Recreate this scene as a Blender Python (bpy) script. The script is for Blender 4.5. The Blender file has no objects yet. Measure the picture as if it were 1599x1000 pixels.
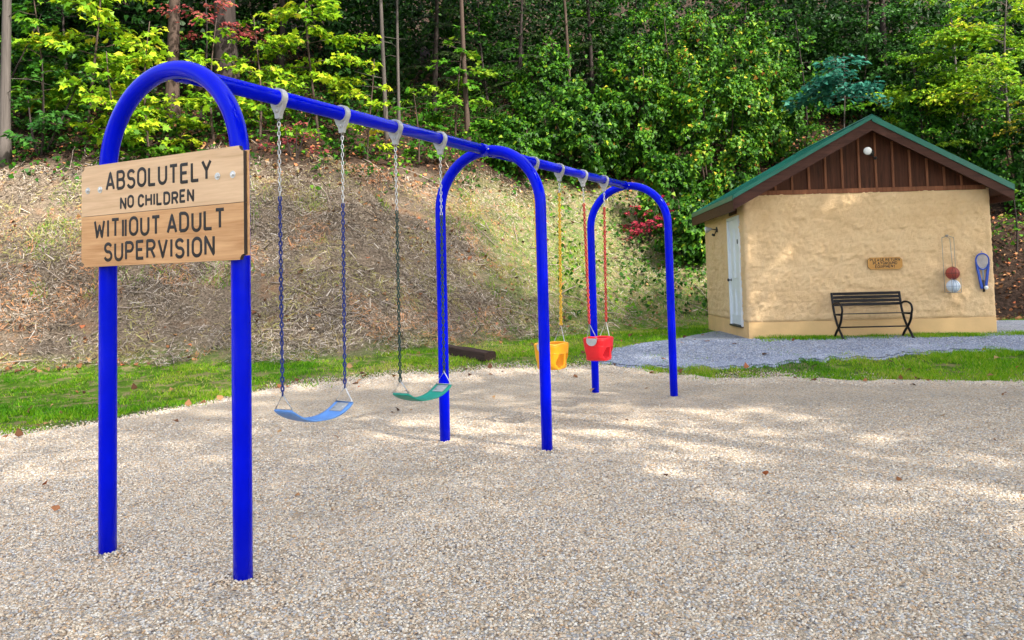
import bpy, math, random
import numpy as np
from mathutils import Vector, Matrix

# ------------------------------------------------------------------ scene, camera, sky, sun, exposure
sc = bpy.context.scene
COL = sc.collection
sc.render.engine = 'CYCLES'
rng = np.random.default_rng(7)
random.seed(7)

CAM_H = 1.3344
PITCH, ROLL = 0.053811, 0.024991
cam = bpy.data.cameras.new('camera')
cam.sensor_width = 36.0
cam.lens = 1293.99 / 1599 * 36.0
cam.shift_y = -127.77 / 1599
cam.clip_start, cam.clip_end = 0.05, 500
camo = bpy.data.objects.new('camera', cam)
COL.objects.link(camo)
RC = Matrix.Rotation(PITCH, 3, 'X') @ Matrix.Rotation(ROLL, 3, 'Y')
camo.matrix_world = Matrix.Translation((0, 0, CAM_H)) @ (RC @ Matrix.Rotation(math.pi / 2, 3, 'X')).to_4x4()
sc.camera = camo

SUN_DIR = Vector((0.56, -0.54, 0.86)).normalized()      # towards the sun: behind the camera, to the right
el = math.asin(SUN_DIR.z)
az = math.atan2(SUN_DIR.x, SUN_DIR.y)
world = bpy.data.worlds.new('World')
sc.world = world
world.use_nodes = True
wn = world.node_tree
sky = wn.nodes.new('ShaderNodeTexSky')
sky.sky_type = 'NISHITA'
sky.sun_disc = False
sky.sun_elevation = el
sky.sun_rotation = az % (2 * math.pi)
sky.air_density = 1.0
sky.dust_density = 4.0
sky.ozone_density = 0.5
hs = wn.nodes.new('ShaderNodeHueSaturation')
hs.inputs['Saturation'].default_value = 0.55
wn.links.new(sky.outputs[0], hs.inputs['Color'])
bg = wn.nodes['Background']
bg.inputs['Strength'].default_value = 0.15
wn.links.new(hs.outputs[0], bg.inputs['Color'])

sun = bpy.data.lights.new('sun', 'SUN')
sun.energy = 3.0
sun.angle = math.radians(0.9)
sun.color = (1.0, 0.93, 0.82)
suno = bpy.data.objects.new('sun', sun)
COL.objects.link(suno)
suno.rotation_euler = SUN_DIR.to_track_quat('Z', 'Y').to_euler()

vs = sc.view_settings
vs.view_transform = 'Standard'
vs.look = 'None'
vs.gamma = 1.0
vs.use_curve_mapping = False
vs.exposure = 1.85
try:
    sc.cycles.max_bounces = 6
    sc.cycles.diffuse_bounces = 3
    sc.cycles.transmission_bounces = 4
    sc.cycles.use_denoising = True
except Exception:
    pass

# ------------------------------------------------------------------ helpers: objects
def tag(o, label=None, cat=None, group=None, kind=None):
    if label: o['label'] = label
    if cat: o['category'] = cat
    if group: o['group'] = group
    if kind: o['kind'] = kind
    return o

def empty(name, loc, rz=0.0, label=None, cat=None, group=None):
    o = bpy.data.objects.new(name, None)
    o.empty_display_size = 0.1
    COL.objects.link(o)
    o.location = loc
    o.rotation_euler = (0, 0, rz)
    return tag(o, label, cat, group)

def link(name, me, parent=None):
    o = bpy.data.objects.new(name, me)
    COL.objects.link(o)
    if parent is not None:
        o.parent = parent
    return o

def copy_tree(o, parent=None):
    c = o.copy()
    COL.objects.link(c)
    c.parent = parent
    for ch in [k for k in bpy.data.objects if k.parent == o]:
        copy_tree(ch, c)
    return c

class MB:
    """collects shapes, then links them as one mesh object"""
    def __init__(s):
        s.v, s.f = [], []
    def add(s, vs_, fs):
        b = len(s.v)
        s.v += [tuple(map(float, q)) for q in vs_]
        s.f += [tuple(i + b for i in f) for f in fs]
        return s
    def box(s, x0, x1, y0, y1, z0, z1, bev=0.0):
        if bev <= 0:
            p = [(x, y, z) for z in (z0, z1) for y in (y0, y1) for x in (x0, x1)]
            return s.add(p, [(0, 2, 3, 1), (4, 5, 7, 6), (0, 1, 5, 4), (2, 6, 7, 3), (0, 4, 6, 2), (1, 3, 7, 5)])
        b = bev
        ring = lambda z, i: [(x0 + i, y0 + i + b, z), (x0 + i + b, y0 + i, z), (x1 - i - b, y0 + i, z), (x1 - i, y0 + i + b, z),
                             (x1 - i, y1 - i - b, z), (x1 - i - b, y1 - i, z), (x0 + i + b, y1 - i, z), (x0 + i, y1 - i - b, z)]
        p = ring(z0, b) + ring(z0 + b, 0) + ring(z1 - b, 0) + ring(z1, b)
        f = [tuple(range(7, -1, -1)), tuple(range(24, 32))]
        for k in range(3):
            for i in range(8):
                j = (i + 1) % 8
                f.append((k * 8 + i, k * 8 + j, k * 8 + 8 + j, k * 8 + 8 + i))
        return s.add(p, f)
    def tube(s, path, rad, n=12, caps=True, closed=False, up=None):
        P = [Vector(q) for q in path]
        m = len(P)
        R_ = rad if hasattr(rad, '__len__') else [rad] * m
        verts, faces = [], []
        prev = None
        for i in range(m):
            if closed:
                t = P[(i + 1) % m] - P[i - 1]
            else:
                t = P[min(i + 1, m - 1)] - P[max(i - 1, 0)]
            if t.length < 1e-9: t = Vector((0, 0, 1))
            t.normalize()
            if up is not None:
                u = Vector(up)
            elif prev is None:
                a = Vector((0, 0, 1)) if abs(t.z) < 0.9 else Vector((1, 0, 0))
                u = (a - t * a.dot(t)).normalized()
            else:
                u = (prev - t * prev.dot(t))
                u = u.normalized() if u.length > 1e-6 else prev
            prev = u
            w = t.cross(u)
            for k in range(n):
                a = 2 * math.pi * k / n
                verts.append(P[i] + (u * math.cos(a) + w * math.sin(a)) * R_[i])
        seg = m if closed else m - 1
        for i in range(seg):
            j = (i + 1) % m
            for k in range(n):
                l = (k + 1) % n
                faces.append((i * n + k, i * n + l, j * n + l, j * n + k))
        if caps and not closed:
            faces.append(tuple(range(n - 1, -1, -1)))
            faces.append(tuple((m - 1) * n + k for k in range(n)))
        return s.add(verts, faces)
    def lathe(s, prof, n=20, M=None):
        """prof: list of (r, z) spun round z, optional matrix"""
        verts, faces = [], []
        for r, z in prof:
            for k in range(n):
                a = 2 * math.pi * k / n
                verts.append(Vector((r * math.cos(a), r * math.sin(a), z)))
        for i in range(len(prof) - 1):
            for k in range(n):
                l = (k + 1) % n
                faces.append((i * n + k, i * n + l, (i + 1) * n + l, (i + 1) * n + k))
        faces.append(tuple(range(n - 1, -1, -1)))
        faces.append(tuple((len(prof) - 1) * n + k for k in range(n)))
        if M is not None: verts = [M @ q for q in verts]
        return s.add(verts, faces)
    def prism(s, poly, y0, y1):
        """polygon in xz pushed from y0 to y1"""
        n = len(poly)
        v = [(x, y0, z) for x, z in poly] + [(x, y1, z) for x, z in poly]
        f = [tuple(range(n)), tuple(range(2 * n - 1, n - 1, -1))]
        for i in range(n):
            j = (i + 1) % n
            f.append((i, n + i, n + j, j))
        return s.add(v, f)
    def build(s, name, mat, parent=None, smooth=False):
        me = bpy.data.meshes.new(name)
        me.from_pydata(s.v, [], s.f)
        me.materials.append(mat)
        if smooth:
            me.polygons.foreach_set('use_smooth', [True] * len(me.polygons))
        me.update()
        o = link(name, me, parent)
        return o

def sharp(o, ang=40):
    """smooth shading with creases kept above the angle"""
    me = o.data
    me.polygons.foreach_set('use_smooth', [True] * len(me.polygons))
    try:
        me.set_sharp_from_angle(angle=math.radians(ang))
    except Exception:
        pass
    return o

def array_mesh(name, V, F, mat, parent=None, rnd=None, smooth=False, attrs=None):
    """V (N,3), F (M,K) constant size faces"""
    me = bpy.data.meshes.new(name)
    V = np.ascontiguousarray(V, np.float32)
    F = np.ascontiguousarray(F, np.int32)
    m, k = F.shape
    me.vertices.add(len(V))
    me.vertices.foreach_set('co', V.ravel())
    me.loops.add(m * k)
    me.loops.foreach_set('vertex_index', F.ravel())
    me.polygons.add(m)
    me.polygons.foreach_set('loop_start', np.arange(0, m * k, k, dtype=np.int32))
    if smooth:
        me.polygons.foreach_set('use_smooth', np.ones(m, bool))
    me.update(calc_edges=True)
    if rnd is not None:
        a = me.attributes.new('rnd', 'FLOAT', 'FACE')
        a.data.foreach_set('value', np.ascontiguousarray(rnd, np.float32))
    for an, av in (attrs or {}).items():
        a = me.attributes.new(an, 'FLOAT', 'POINT')
        a.data.foreach_set('value', np.ascontiguousarray(av, np.float32))
    me.materials.append(mat)
    return link(name, me, parent)

# ------------------------------------------------------------------ helpers: materials
def mat_new(name):
    m = bpy.data.materials.new(name)
    m.use_nodes = True
    nt = m.node_tree
    b = nt.nodes['Principled BSDF']
    return m, nt, b

def N(nt, typ, **kw):
    n = nt.nodes.new(typ)
    for k, v in kw.items():
        if k in ('operation', 'blend_type', 'data_type', 'feature', 'attribute_name', 'noise_dimensions', 'distance', 'wave_type', 'bands_direction', 'vector_type'):
            setattr(n, k, v)
        else:
            n.inputs[k].default_value = v
    return n

def ramp(nt, stops, interp='LINEAR'):
    n = nt.nodes.new('ShaderNodeValToRGB')
    cr = n.color_ramp
    cr.interpolation = interp
    while len(cr.elements) < len(stops): cr.elements.new(0.5)
    for e, (p, c) in zip(cr.elements, stops):
        e.position = p
        e.color = (*c, 1) if len(c) == 3 else c
    return n

def objco(nt, scale=(1, 1, 1)):
    tc = nt.nodes.new('ShaderNodeTexCoord')
    mp = nt.nodes.new('ShaderNodeMapping')
    mp.inputs['Scale'].default_value = scale
    nt.links.new(tc.outputs['Object'], mp.inputs['Vector'])
    return mp.outputs[0]

def simple(name, col, rough=0.5, metal=0.0, spec=0.5, var=0.12, nscale=8.0, bump=0.0, bscale=60.0, coat=0.0):
    """a painted / plastic / metal surface with faint blotchy wear"""
    m, nt, b = mat_new(name)
    co = objco(nt)
    nz = N(nt, 'ShaderNodeTexNoise', Scale=nscale, Detail=5.0, Roughness=0.6)
    nt.links.new(co, nz.inputs['Vector'])
    d = [max(0, c * (1 - var)) for c in col]
    u = [min(1, c * (1 + var)) for c in col]
    rp = ramp(nt, [(0.3, d), (0.7, u)])
    nt.links.new(nz.outputs['Fac'], rp.inputs[0])
    nt.links.new(rp.outputs[0], b.inputs['Base Color'])
    mr = N(nt, 'ShaderNodeMapRange')
    mr.inputs['To Min'].default_value = max(0.02, rough - 0.07)
    mr.inputs['To Max'].default_value = min(1, rough + 0.07)
    nt.links.new(nz.outputs['Fac'], mr.inputs['Value'])
    nt.links.new(mr.outputs[0], b.inputs['Roughness'])
    b.inputs['Metallic'].default_value = metal
    b.inputs['Specular IOR Level'].default_value = spec
    b.inputs['Coat Weight'].default_value = coat
    b.inputs['Coat Roughness'].default_value = 0.1
    if bump > 0:
        n2 = N(nt, 'ShaderNodeTexNoise', Scale=bscale, Detail=4.0)
        nt.links.new(co, n2.inputs['Vector'])
        bp = N(nt, 'ShaderNodeBump', Strength=bump, Distance=0.01)
        nt.links.new(n2.outputs['Fac'], bp.inputs['Height'])
        nt.links.new(bp.outputs[0], b.inputs['Normal'])
    return m

def wood(name, light, dark, axis=0, scale=1.0, rough=0.65, bump=0.25):
    m, nt, b = mat_new(name)
    s = [14, 14, 14]
    s[axis] = 0.9
    co = objco(nt, [q * scale for q in s])
    nz = N(nt, 'ShaderNodeTexNoise', Scale=1.6, Detail=6.0, Roughness=0.62, Distortion=0.6)
    nt.links.new(co, nz.inputs['Vector'])
    n2 = N(nt, 'ShaderNodeTexNoise', Scale=9.0, Detail=3.0)
    nt.links.new(co, n2.inputs['Vector'])
    ad = N(nt, 'ShaderNodeMath', operation='MULTIPLY_ADD')
    ad.inputs[1].default_value = 0.35
    nt.links.new(n2.outputs['Fac'], ad.inputs[0])
    nt.links.new(nz.outputs['Fac'], ad.inputs[2])
    mid = [(a + c) / 2 for a, c in zip(light, dark)]
    rp = ramp(nt, [(0.45, dark), (0.62, mid), (0.85, light)])
    nt.links.new(ad.outputs[0], rp.inputs[0])
    nt.links.new(rp.outputs[0], b.inputs['Base Color'])
    b.inputs['Roughness'].default_value = rough
    b.inputs['Specular IOR Level'].default_value = 0.2
    bp = N(nt, 'ShaderNodeBump', Strength=bump, Distance=0.004)
    nt.links.new(ad.outputs[0], bp.inputs['Height'])
    nt.links.new(bp.outputs[0], b.inputs['Normal'])
    return m

def leafmat(name, stops, trans=0.35, rough=0.5):
    """two-sided leaf with colour chosen leaf by leaf"""
    m, nt, b = mat_new(name)
    at = N(nt, 'ShaderNodeAttribute', attribute_name='rnd')
    rp = ramp(nt, stops)
    nt.links.new(at.outputs['Fac'], rp.inputs[0])
    nt.links.new(rp.outputs[0], b.inputs['Base Color'])
    b.inputs['Roughness'].default_value = rough
    b.inputs['Specular IOR Level'].default_value = 0.15
    if trans > 0:
        tr = nt.nodes.new('ShaderNodeBsdfTranslucent')
        nt.links.new(rp.outputs[0], tr.inputs['Color'])
        mx = nt.nodes.new('ShaderNodeMixShader')
        mx.inputs[0].default_value = trans
        nt.links.new(b.outputs[0], mx.inputs[1])
        nt.links.new(tr.outputs[0], mx.inputs[2])
        nt.links.new(mx.outputs[0], nt.nodes['Material Output'].inputs['Surface'])
    return m

# ------------------------------------------------------------------ cheap numpy noise
_nd = rng.normal(size=(24, 3))
_np = rng.uniform(0, 6.283, 24)
def snoise(P, scale, k0=0):
    """smooth pseudo noise, about -1..1; P (N,3)"""
    out = np.zeros(len(P))
    for i in range(6):
        k = (k0 * 5 + i) % 24
        w = _nd[k] * (1.0 + 0.35 * i)
        out += np.sin(P @ w * scale + _np[k] + 1.3 * np.sin(P @ _nd[(k + 7) % 24] * scale * 0.7 + _np[(k + 3) % 24]))
    return out / 3.4

def noise2(x, y, scale, k0=0):
    return snoise(np.stack([np.ravel(x), np.ravel(y), np.zeros(np.size(x))], 1), scale, k0).reshape(np.shape(x))

# ------------------------------------------------------------------ terrain shape
TOE = np.array([(-40, 9.0), (-16, 11.3), (-7.81, 12.5), (-5.95, 12.75), (-3.03, 12.95), (-2.06, 13.2), (-1.1, 13.95), (-0.26, 14.8), (0.56, 15.8),
                (1.81, 16.9), (3.46, 18.3), (6.0, 18.9), (10.5, 18.2), (16, 17.8), (40, 17.0)])
def toe_dist(x, y):
    """distance behind the toe of the bank (negative in front of it)"""
    x = np.asarray(x, float); y = np.asarray(y, float)
    best = np.full(x.shape, 1e9)
    for (ax, ay), (bx, by) in zip(TOE[:-1], TOE[1:]):
        dx, dy = bx - ax, by - ay
        t = np.clip(((x - ax) * dx + (y - ay) * dy) / (dx * dx + dy * dy), 0, 1)
        best = np.minimum(best, np.hypot(x - ax - t * dx, y - ay - t * dy))
    side = np.where(y > np.interp(x, TOE[:, 0], TOE[:, 1]), 1.0, -1.0)
    return best * side
def zg(y):
    t = np.clip((np.asarray(y, float) - 10.2) / 3.8, 0, 1)
    return 0.267 * t * t * (3 - 2 * t)
def height(x, y):
    x = np.asarray(x, float); y = np.asarray(y, float)
    t = toe_dist(x, y)
    tt = np.maximum(t, 0)
    soft = np.where(tt < 0.8, tt * tt / 1.6, tt - 0.4)
    k = 5.0
    h = np.where(soft < k, soft * 0.80, k * 0.80 + (soft - k) * 0.60)
    h = np.where(tt > 30, k * .8 + (30 - .4 - k) * .6 + (tt - 30) * .1, h)
    w = np.clip(tt / 2.0, 0, 1)
    h = h + w * (0.10 * noise2(x, y, 1.7, 1) + 0.16 * noise2(x, y, 0.6, 2))
    return zg(y) + h
def hgt(x, y):
    return float(height(np.array([x]), np.array([y]))[0])

def on_hill(px, t, guess=15.0):
    """the spot on the ground straight along the view column px, t metres behind the bank's toe"""
    k = (px - 799.5) / 1293.99
    ys = np.linspace(8, 45, 1500)
    d = toe_dist(k * ys, ys)
    i = int(np.argmax(d > t))
    y = ys[i]
    return (k * y, y, hgt(k * y, y))

GR_X = np.array([-30, -14, -8, -5.8, -4.95, -4.67, -4.45, -4.2, -3.81, -3.35, -2.64, -1.82, -0.94, -0.04, 0.87, 1.42, 1.76, 2.2, 2.86, 3.68, 4.8, 6.1, 10, 30])
GR_Y = np.array([4.0, 5.2, 6.7, 7.55, 8.02, 8.2, 8.48, 9.04, 9.83, 10.77, 11.28, 11.6, 11.75, 11.83, 11.95, 12.05, 11.8, 11.2, 10.83, 10.75, 10.5, 10.1, 9.6, 9.0])
def gravel_top(x):
    x = np.asarray(x, float)
    return np.interp(x, GR_X, GR_Y) + 0.10 * noise2(x, x * 0, 2.3, 3) + 0.07 * noise2(x, x * 0 + 3, 7.0, 4)
PB_X = np.array([1.3, 1.6, 2.02, 2.72, 3.59, 4.38, 5.61, 7.57, 12, 30])
PB_Y = np.array([12.42, 12.1, 11.75, 11.68, 11.85, 12.0, 12.26, 12.41, 12.6, 12.8])
PT_X = np.array([1.3, 1.6, 2.08, 2.8, 3.77, 5.0, 8.0, 9.0, 12, 30])
PT_Y = np.array([12.5, 13.3, 13.8, 14.75, 16.2, 17.8, 18.0, 17.9, 17.6, 17.0])
def pad_bot(x):
    x = np.asarray(x, float)
    return np.interp(x, PB_X, PB_Y) + 0.14 * noise2(x, x * 0 + 9, 3.0, 5) + 0.10 * noise2(x, x * 0 + 5, 8.0, 2)
def pad_top(x):
    x = np.asarray(x, float)
    return np.interp(x, PT_X, PT_Y) + 0.10 * noise2(x, x * 0 + 4, 3.0, 6)

# ------------------------------------------------------------------ setting: terrain sheet
def m_terrain():
    m, nt, b = mat_new('terrain_soil')
    co = objco(nt)
    def noise(s, d=6.0, r=0.6):
        n = N(nt, 'ShaderNodeTexNoise', Scale=s, Detail=d, Roughness=r)
        nt.links.new(co, n.inputs['Vector'])
        return n.outputs['Fac']
    def mix(fac, a, c):
        n = nt.nodes.new('ShaderNodeMix'); n.data_type = 'RGBA'
        nt.links.new(fac, n.inputs[0]); nt.links.new(a, n.inputs[6]); nt.links.new(c, n.inputs[7])
        return n.outputs[2]
    turf = ramp(nt, [(0.32, (0.05, 0.11, 0.010)), (0.50, (0.10, 0.19, 0.015)), (0.58, (0.24, 0.21, 0.09))])
    nt.links.new(noise(5.0), turf.inputs[0])
    straw = ramp(nt, [(0.32, (0.03, 0.024, 0.018)), (0.44, (0.11, 0.085, 0.06)), (0.58, (0.22, 0.17, 0.125)), (0.72, (0.34, 0.28, 0.22))])  # darkest tones paint in the shadows between the stems
    nt.links.new(noise(26.0, 8.0, 0.75), straw.inputs[0])
    clay = ramp(nt, [(0.35, (0.22, 0.10, 0.045)), (0.65, (0.44, 0.25, 0.12))])
    nt.links.new(noise(20.0, 6.0, 0.7), clay.inputs[0])
    cl = ramp(nt, [(0.56, (0, 0, 0)), (0.70, (0.55, 0.55, 0.55))])
    nt.links.new(noise(1.1, 4.0, 0.6), cl.inputs[0])
    bank = mix(cl.outputs[0], straw.outputs[0], clay.outputs[0])
    floor_ = ramp(nt, [(0.35, (0.010, 0.007, 0.005)), (0.5, (0.032, 0.020, 0.014)), (0.68, (0.085, 0.052, 0.036))])  # dark leaf litter, blackened to paint in the deep shade of the wood
    nt.links.new(noise(14.0, 8.0, 0.7), floor_.inputs[0])
    a1 = N(nt, 'ShaderNodeAttribute', attribute_name='bank')
    a2 = N(nt, 'ShaderNodeAttribute', attribute_name='forest')
    c1 = mix(a1.outputs['Fac'], turf.outputs[0], bank)
    c2 = mix(a2.outputs['Fac'], c1, floor_.outputs[0])
    nt.links.new(c2, b.inputs['Base Color'])
    b.inputs['Roughness'].default_value = 0.95
    b.inputs['Specular IOR Level'].default_value = 0.1
    bp = N(nt, 'ShaderNodeBump', Strength=0.9, Distance=0.06)
    nt.links.new(noise(18.0, 8.0, 0.75), bp.inputs['Height'])
    nt.links.new(bp.outputs[0], b.inputs['Normal'])
    return m

def grid_faces(nx, ny):
    i = np.arange(nx - 1)[:, None] * ny + np.arange(ny - 1)[None, :]
    return np.stack([i, i + ny, i + ny + 1, i + 1], -1).reshape(-1, 4)

xs = np.concatenate([np.linspace(-150, -22, 14), np.arange(-20, 22, 0.22), np.linspace(24, 150, 14)])
ys = np.concatenate([np.linspace(-150, -12, 14), np.arange(-10, 6, 1.0), np.arange(6, 30, 0.22), np.arange(30, 46, 1.5), np.linspace(50, 160, 10)])
X, Y = np.meshgrid(xs, ys, indexing='ij')
Z = height(X, Y)
T = toe_dist(X, Y)
Zt = Z + np.where(T < 0, -0.022, 0.0) - 0.06 * np.clip((gravel_top(X.ravel()).reshape(X.shape) - 0.5 - Y) / 0.4, 0, 1)
n3 = 0.5 * noise2(X, Y, 1.1, 4) + 0.3 * noise2(X, Y, 3.1, 5)
bankm = np.clip((T - 0.1 + 0.5 * n3) / 0.7, 0, 1) * (1 - 0.55 * np.clip((X + 0.2 + 0.30 * (Y - 15) + 1.6 * n3) / 1.6, 0, 1))
GT_ = gravel_top(X.ravel()).reshape(X.shape)
bankm = np.maximum(bankm, 0.85 * np.clip(1.0 - (Y - GT_ - 0.15 + 0.9 * n3) / 0.9, 0, 1) * (Y > GT_ - 1.0))
forestm = np.maximum(np.clip((T - 4.5 + 0.7 * n3) / 0.9, 0, 1), np.clip((X - 5.5) / 1.0, 0, 1) * np.clip((T + 0.1) / 0.3, 0, 1))
terr = array_mesh('terrain', np.stack([X, Y, Zt], -1).reshape(-1, 3), grid_faces(len(xs), len(ys)), m_terrain(), smooth=True,
                  attrs={'bank': bankm.ravel(), 'forest': forestm.ravel()})
tag(terr, 'sloping ground with grass verge, dry straw bank and wooded hillside', None, None, 'structure')

# ------------------------------------------------------------------ setting: gravel sheets
def m_gravel(name, cols, cell, patch=None, dirt=(0.2, 0.15, 0.1)):
    m, nt, b = mat_new(name)
    co = objco(nt)
    vo = N(nt, 'ShaderNodeTexVoronoi', Scale=1.0 / cell, Randomness=1.0)
    nt.links.new(co, vo.inputs['Vector'])
    vd = N(nt, 'ShaderNodeTexVoronoi', feature='DISTANCE_TO_EDGE', Scale=1.0 / cell)
    nt.links.new(co, vd.inputs['Vector'])
    sp = nt.nodes.new('ShaderNodeSeparateColor')
    nt.links.new(vo.outputs['Color'], sp.inputs[0])
    rp = ramp(nt, cols, 'CONSTANT')
    nt.links.new(sp.outputs[0], rp.inputs[0])
    gap = ramp(nt, [(0.0, (0.12, 0.12, 0.12)), (0.10, (0.55, 0.55, 0.55)), (0.22, (1, 1, 1))])  # shade between the stones, put into the colour
    nt.links.new(vd.outputs['Distance'], gap.inputs[0])
    nz = N(nt, 'ShaderNodeTexNoise', Scale=1.3, Detail=5.0, Roughness=0.6)
    nt.links.new(co, nz.inputs['Vector'])
    pr = ramp(nt, [(0.35, (0.92, 0.91, 0.90)), (0.65, (1.14, 1.11, 1.06))])
    nt.links.new(nz.outputs['Fac'], pr.inputs[0])
    mx = nt.nodes.new('ShaderNodeMix'); mx.data_type = 'RGBA'; mx.blend_type = 'MULTIPLY'; mx.inputs[0].default_value = 1.0
    nt.links.new(rp.outputs[0], mx.inputs[6]); nt.links.new(pr.outputs[0], mx.inputs[7])
    m2 = nt.nodes.new('ShaderNodeMix'); m2.data_type = 'RGBA'; m2.blend_type = 'MULTIPLY'; m2.inputs[0].default_value = 0.28
    nt.links.new(mx.outputs[2], m2.inputs[6]); nt.links.new(gap.outputs[0], m2.inputs[7])
    nt.links.new(m2.outputs[2], b.inputs['Base Color'])
    b.inputs['Roughness'].default_value = 0.85
    b.inputs['Specular IOR Level'].default_value = 0.25
    hm = N(nt, 'ShaderNodeMath', operation='MULTIPLY_ADD')
    nt.links.new(sp.outputs[1], hm.inputs[0]); hm.inputs[1].default_value = 0.5
    hp = ramp(nt, [(0.0, (0, 0, 0)), (0.35, (1, 1, 1))])
    hp.color_ramp.interpolation = 'EASE'
    nt.links.new(vd.outputs['Distance'], hp.inputs[0])
    nt.links.new(hp.outputs[0], hm.inputs[2])
    bp = N(nt, 'ShaderNodeBump', Strength=1.0, Distance=cell * 0.55)
    nt.links.new(hm.outputs[0], bp.inputs['Height'])
    nt.links.new(bp.outputs[0], b.inputs['Normal'])
    return m

PEBBLE = [(0.0, (0.60, 0.485, 0.36)), (0.18, (0.53, 0.42, 0.305)), (0.34, (0.50, 0.48, 0.455)), (0.48, (0.68, 0.585, 0.455)), (0.64, (0.44, 0.335, 0.235)),
          (0.74, (0.74, 0.685, 0.59)), (0.85, (0.38, 0.375, 0.38)), (0.91, (0.60, 0.40, 0.235)), (0.965, (0.19, 0.16, 0.14))]
SKYLIT_GREY = [(0.0, (0.33, 0.37, 0.47)), (0.3, (0.43, 0.47, 0.57)), (0.55, (0.26, 0.29, 0.37)), (0.75, (0.56, 0.60, 0.68)), (0.92, (0.38, 0.36, 0.36))]  # grey stone; the blue of the skylight is put into its colour

def strip_sheet(name, x0, x1, dx, rows, yb, yt, mat, lift, und=0.0):
    gx = np.arange(x0, x1, dx)
    vv = np.linspace(0, 1, rows)
    b_, t_ = yb(gx), yt(gx)
    t_ = np.maximum(t_, b_ + 0.02)
    GX = np.repeat(gx[:, None], rows, 1)
    GY = b_[:, None] + (t_ - b_)[:, None] * vv[None, :]
    edge = np.clip((t_[:, None] - GY) / 0.6, 0, 1)
    GZ = und_z(GX, GY) if und > 0.004 else zg(GY) + lift + und * edge * (noise2(GX, GY, 2.2, 1) + 0.6 * noise2(GX, GY, 5.0, 3) + 1.4)
    return array_mesh(name, np.stack([GX, GY, GZ], -1).reshape(-1, 3), grid_faces(len(gx), rows), mat, smooth=True)

SX, SY, SANG, SW, BAY1, BAY2 = -1.6930, 4.1020, 0.49870, 0.9627, 3.1497, 3.2616
def und_z(x, y):
    """gravel surface: gentle scuffs, hollows under the swings, stones heaped round each post"""
    x = np.asarray(x, float); y = np.asarray(y, float)
    edge = np.clip((gravel_top(x) - y) / 0.6, 0, 1)
    z = zg(y) - 0.004 + 0.007 * edge * (noise2(x, y, 1.5, 1) + 0.7 * noise2(x, y, 4.2, 3) + 0.35 * noise2(x, y, 11.0, 5))
    dx, dy = math.sin(SANG), math.cos(SANG)
    t = (x - SX) * dx + (y - SY) * dy
    c = (x - SX) * dy - (y - SY) * dx
    for tc in (1.03, 2.15, 4.26, 5.40):
        z = z - 0.030 * np.exp(-((t - tc) / 0.28) ** 2 - (c / 0.50) ** 2) + 0.010 * np.exp(-((t - tc) / 0.32) ** 2 - ((np.abs(c) - 0.85) / 0.22) ** 2)
    for ta in (0, BAY1, BAY1 + BAY2):
        for sd in (-1, 1):
            r2 = (t - ta) ** 2 + (c - sd * SW / 2) ** 2
            z = z + 0.012 * np.exp(-r2 / 0.10 ** 2) + 0.008 * np.exp(-((np.sqrt(r2) - 0.09) / 0.05) ** 2)
    return z

g = strip_sheet('playground_gravel', -24, 24, 0.06, 150, lambda x: np.full_like(x, -12.0), gravel_top, m_gravel('pea_gravel', PEBBLE, 0.013), 0.010, 0.008)
tag(g, 'tan pea gravel spread under the swings', None, None, 'structure')
g = strip_sheet('gravel_path', 1.3, 24, 0.06, 60, pad_bot, pad_top, m_gravel('skylit_grey_gravel', SKYLIT_GREY, 0.022), 0.006, 0.003)
tag(g, 'grey crushed stone path round the shed, tinted with skylight blue', None, None, 'structure')

def sample_rect(n, x0, x1, y0, y1):
    return rng.uniform(x0, x1, n), rng.uniform(y0, y1, n)

# loose pebbles: real stones near the camera, instanced on scattered points
def m_pebble():
    m, nt, b = mat_new('pebble_stone')
    oi = nt.nodes.new('ShaderNodeObjectInfo')
    rp = ramp(nt, PEBBLE, 'CONSTANT')
    nt.links.new(oi.outputs['Random'], rp.inputs[0])
    nt.links.new(rp.outputs[0], b.inputs['Base Color'])
    b.inputs['Roughness'].default_value = 0.75
    b.inputs['Specular IOR Level'].default_value = 0.3
    return m

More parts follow.
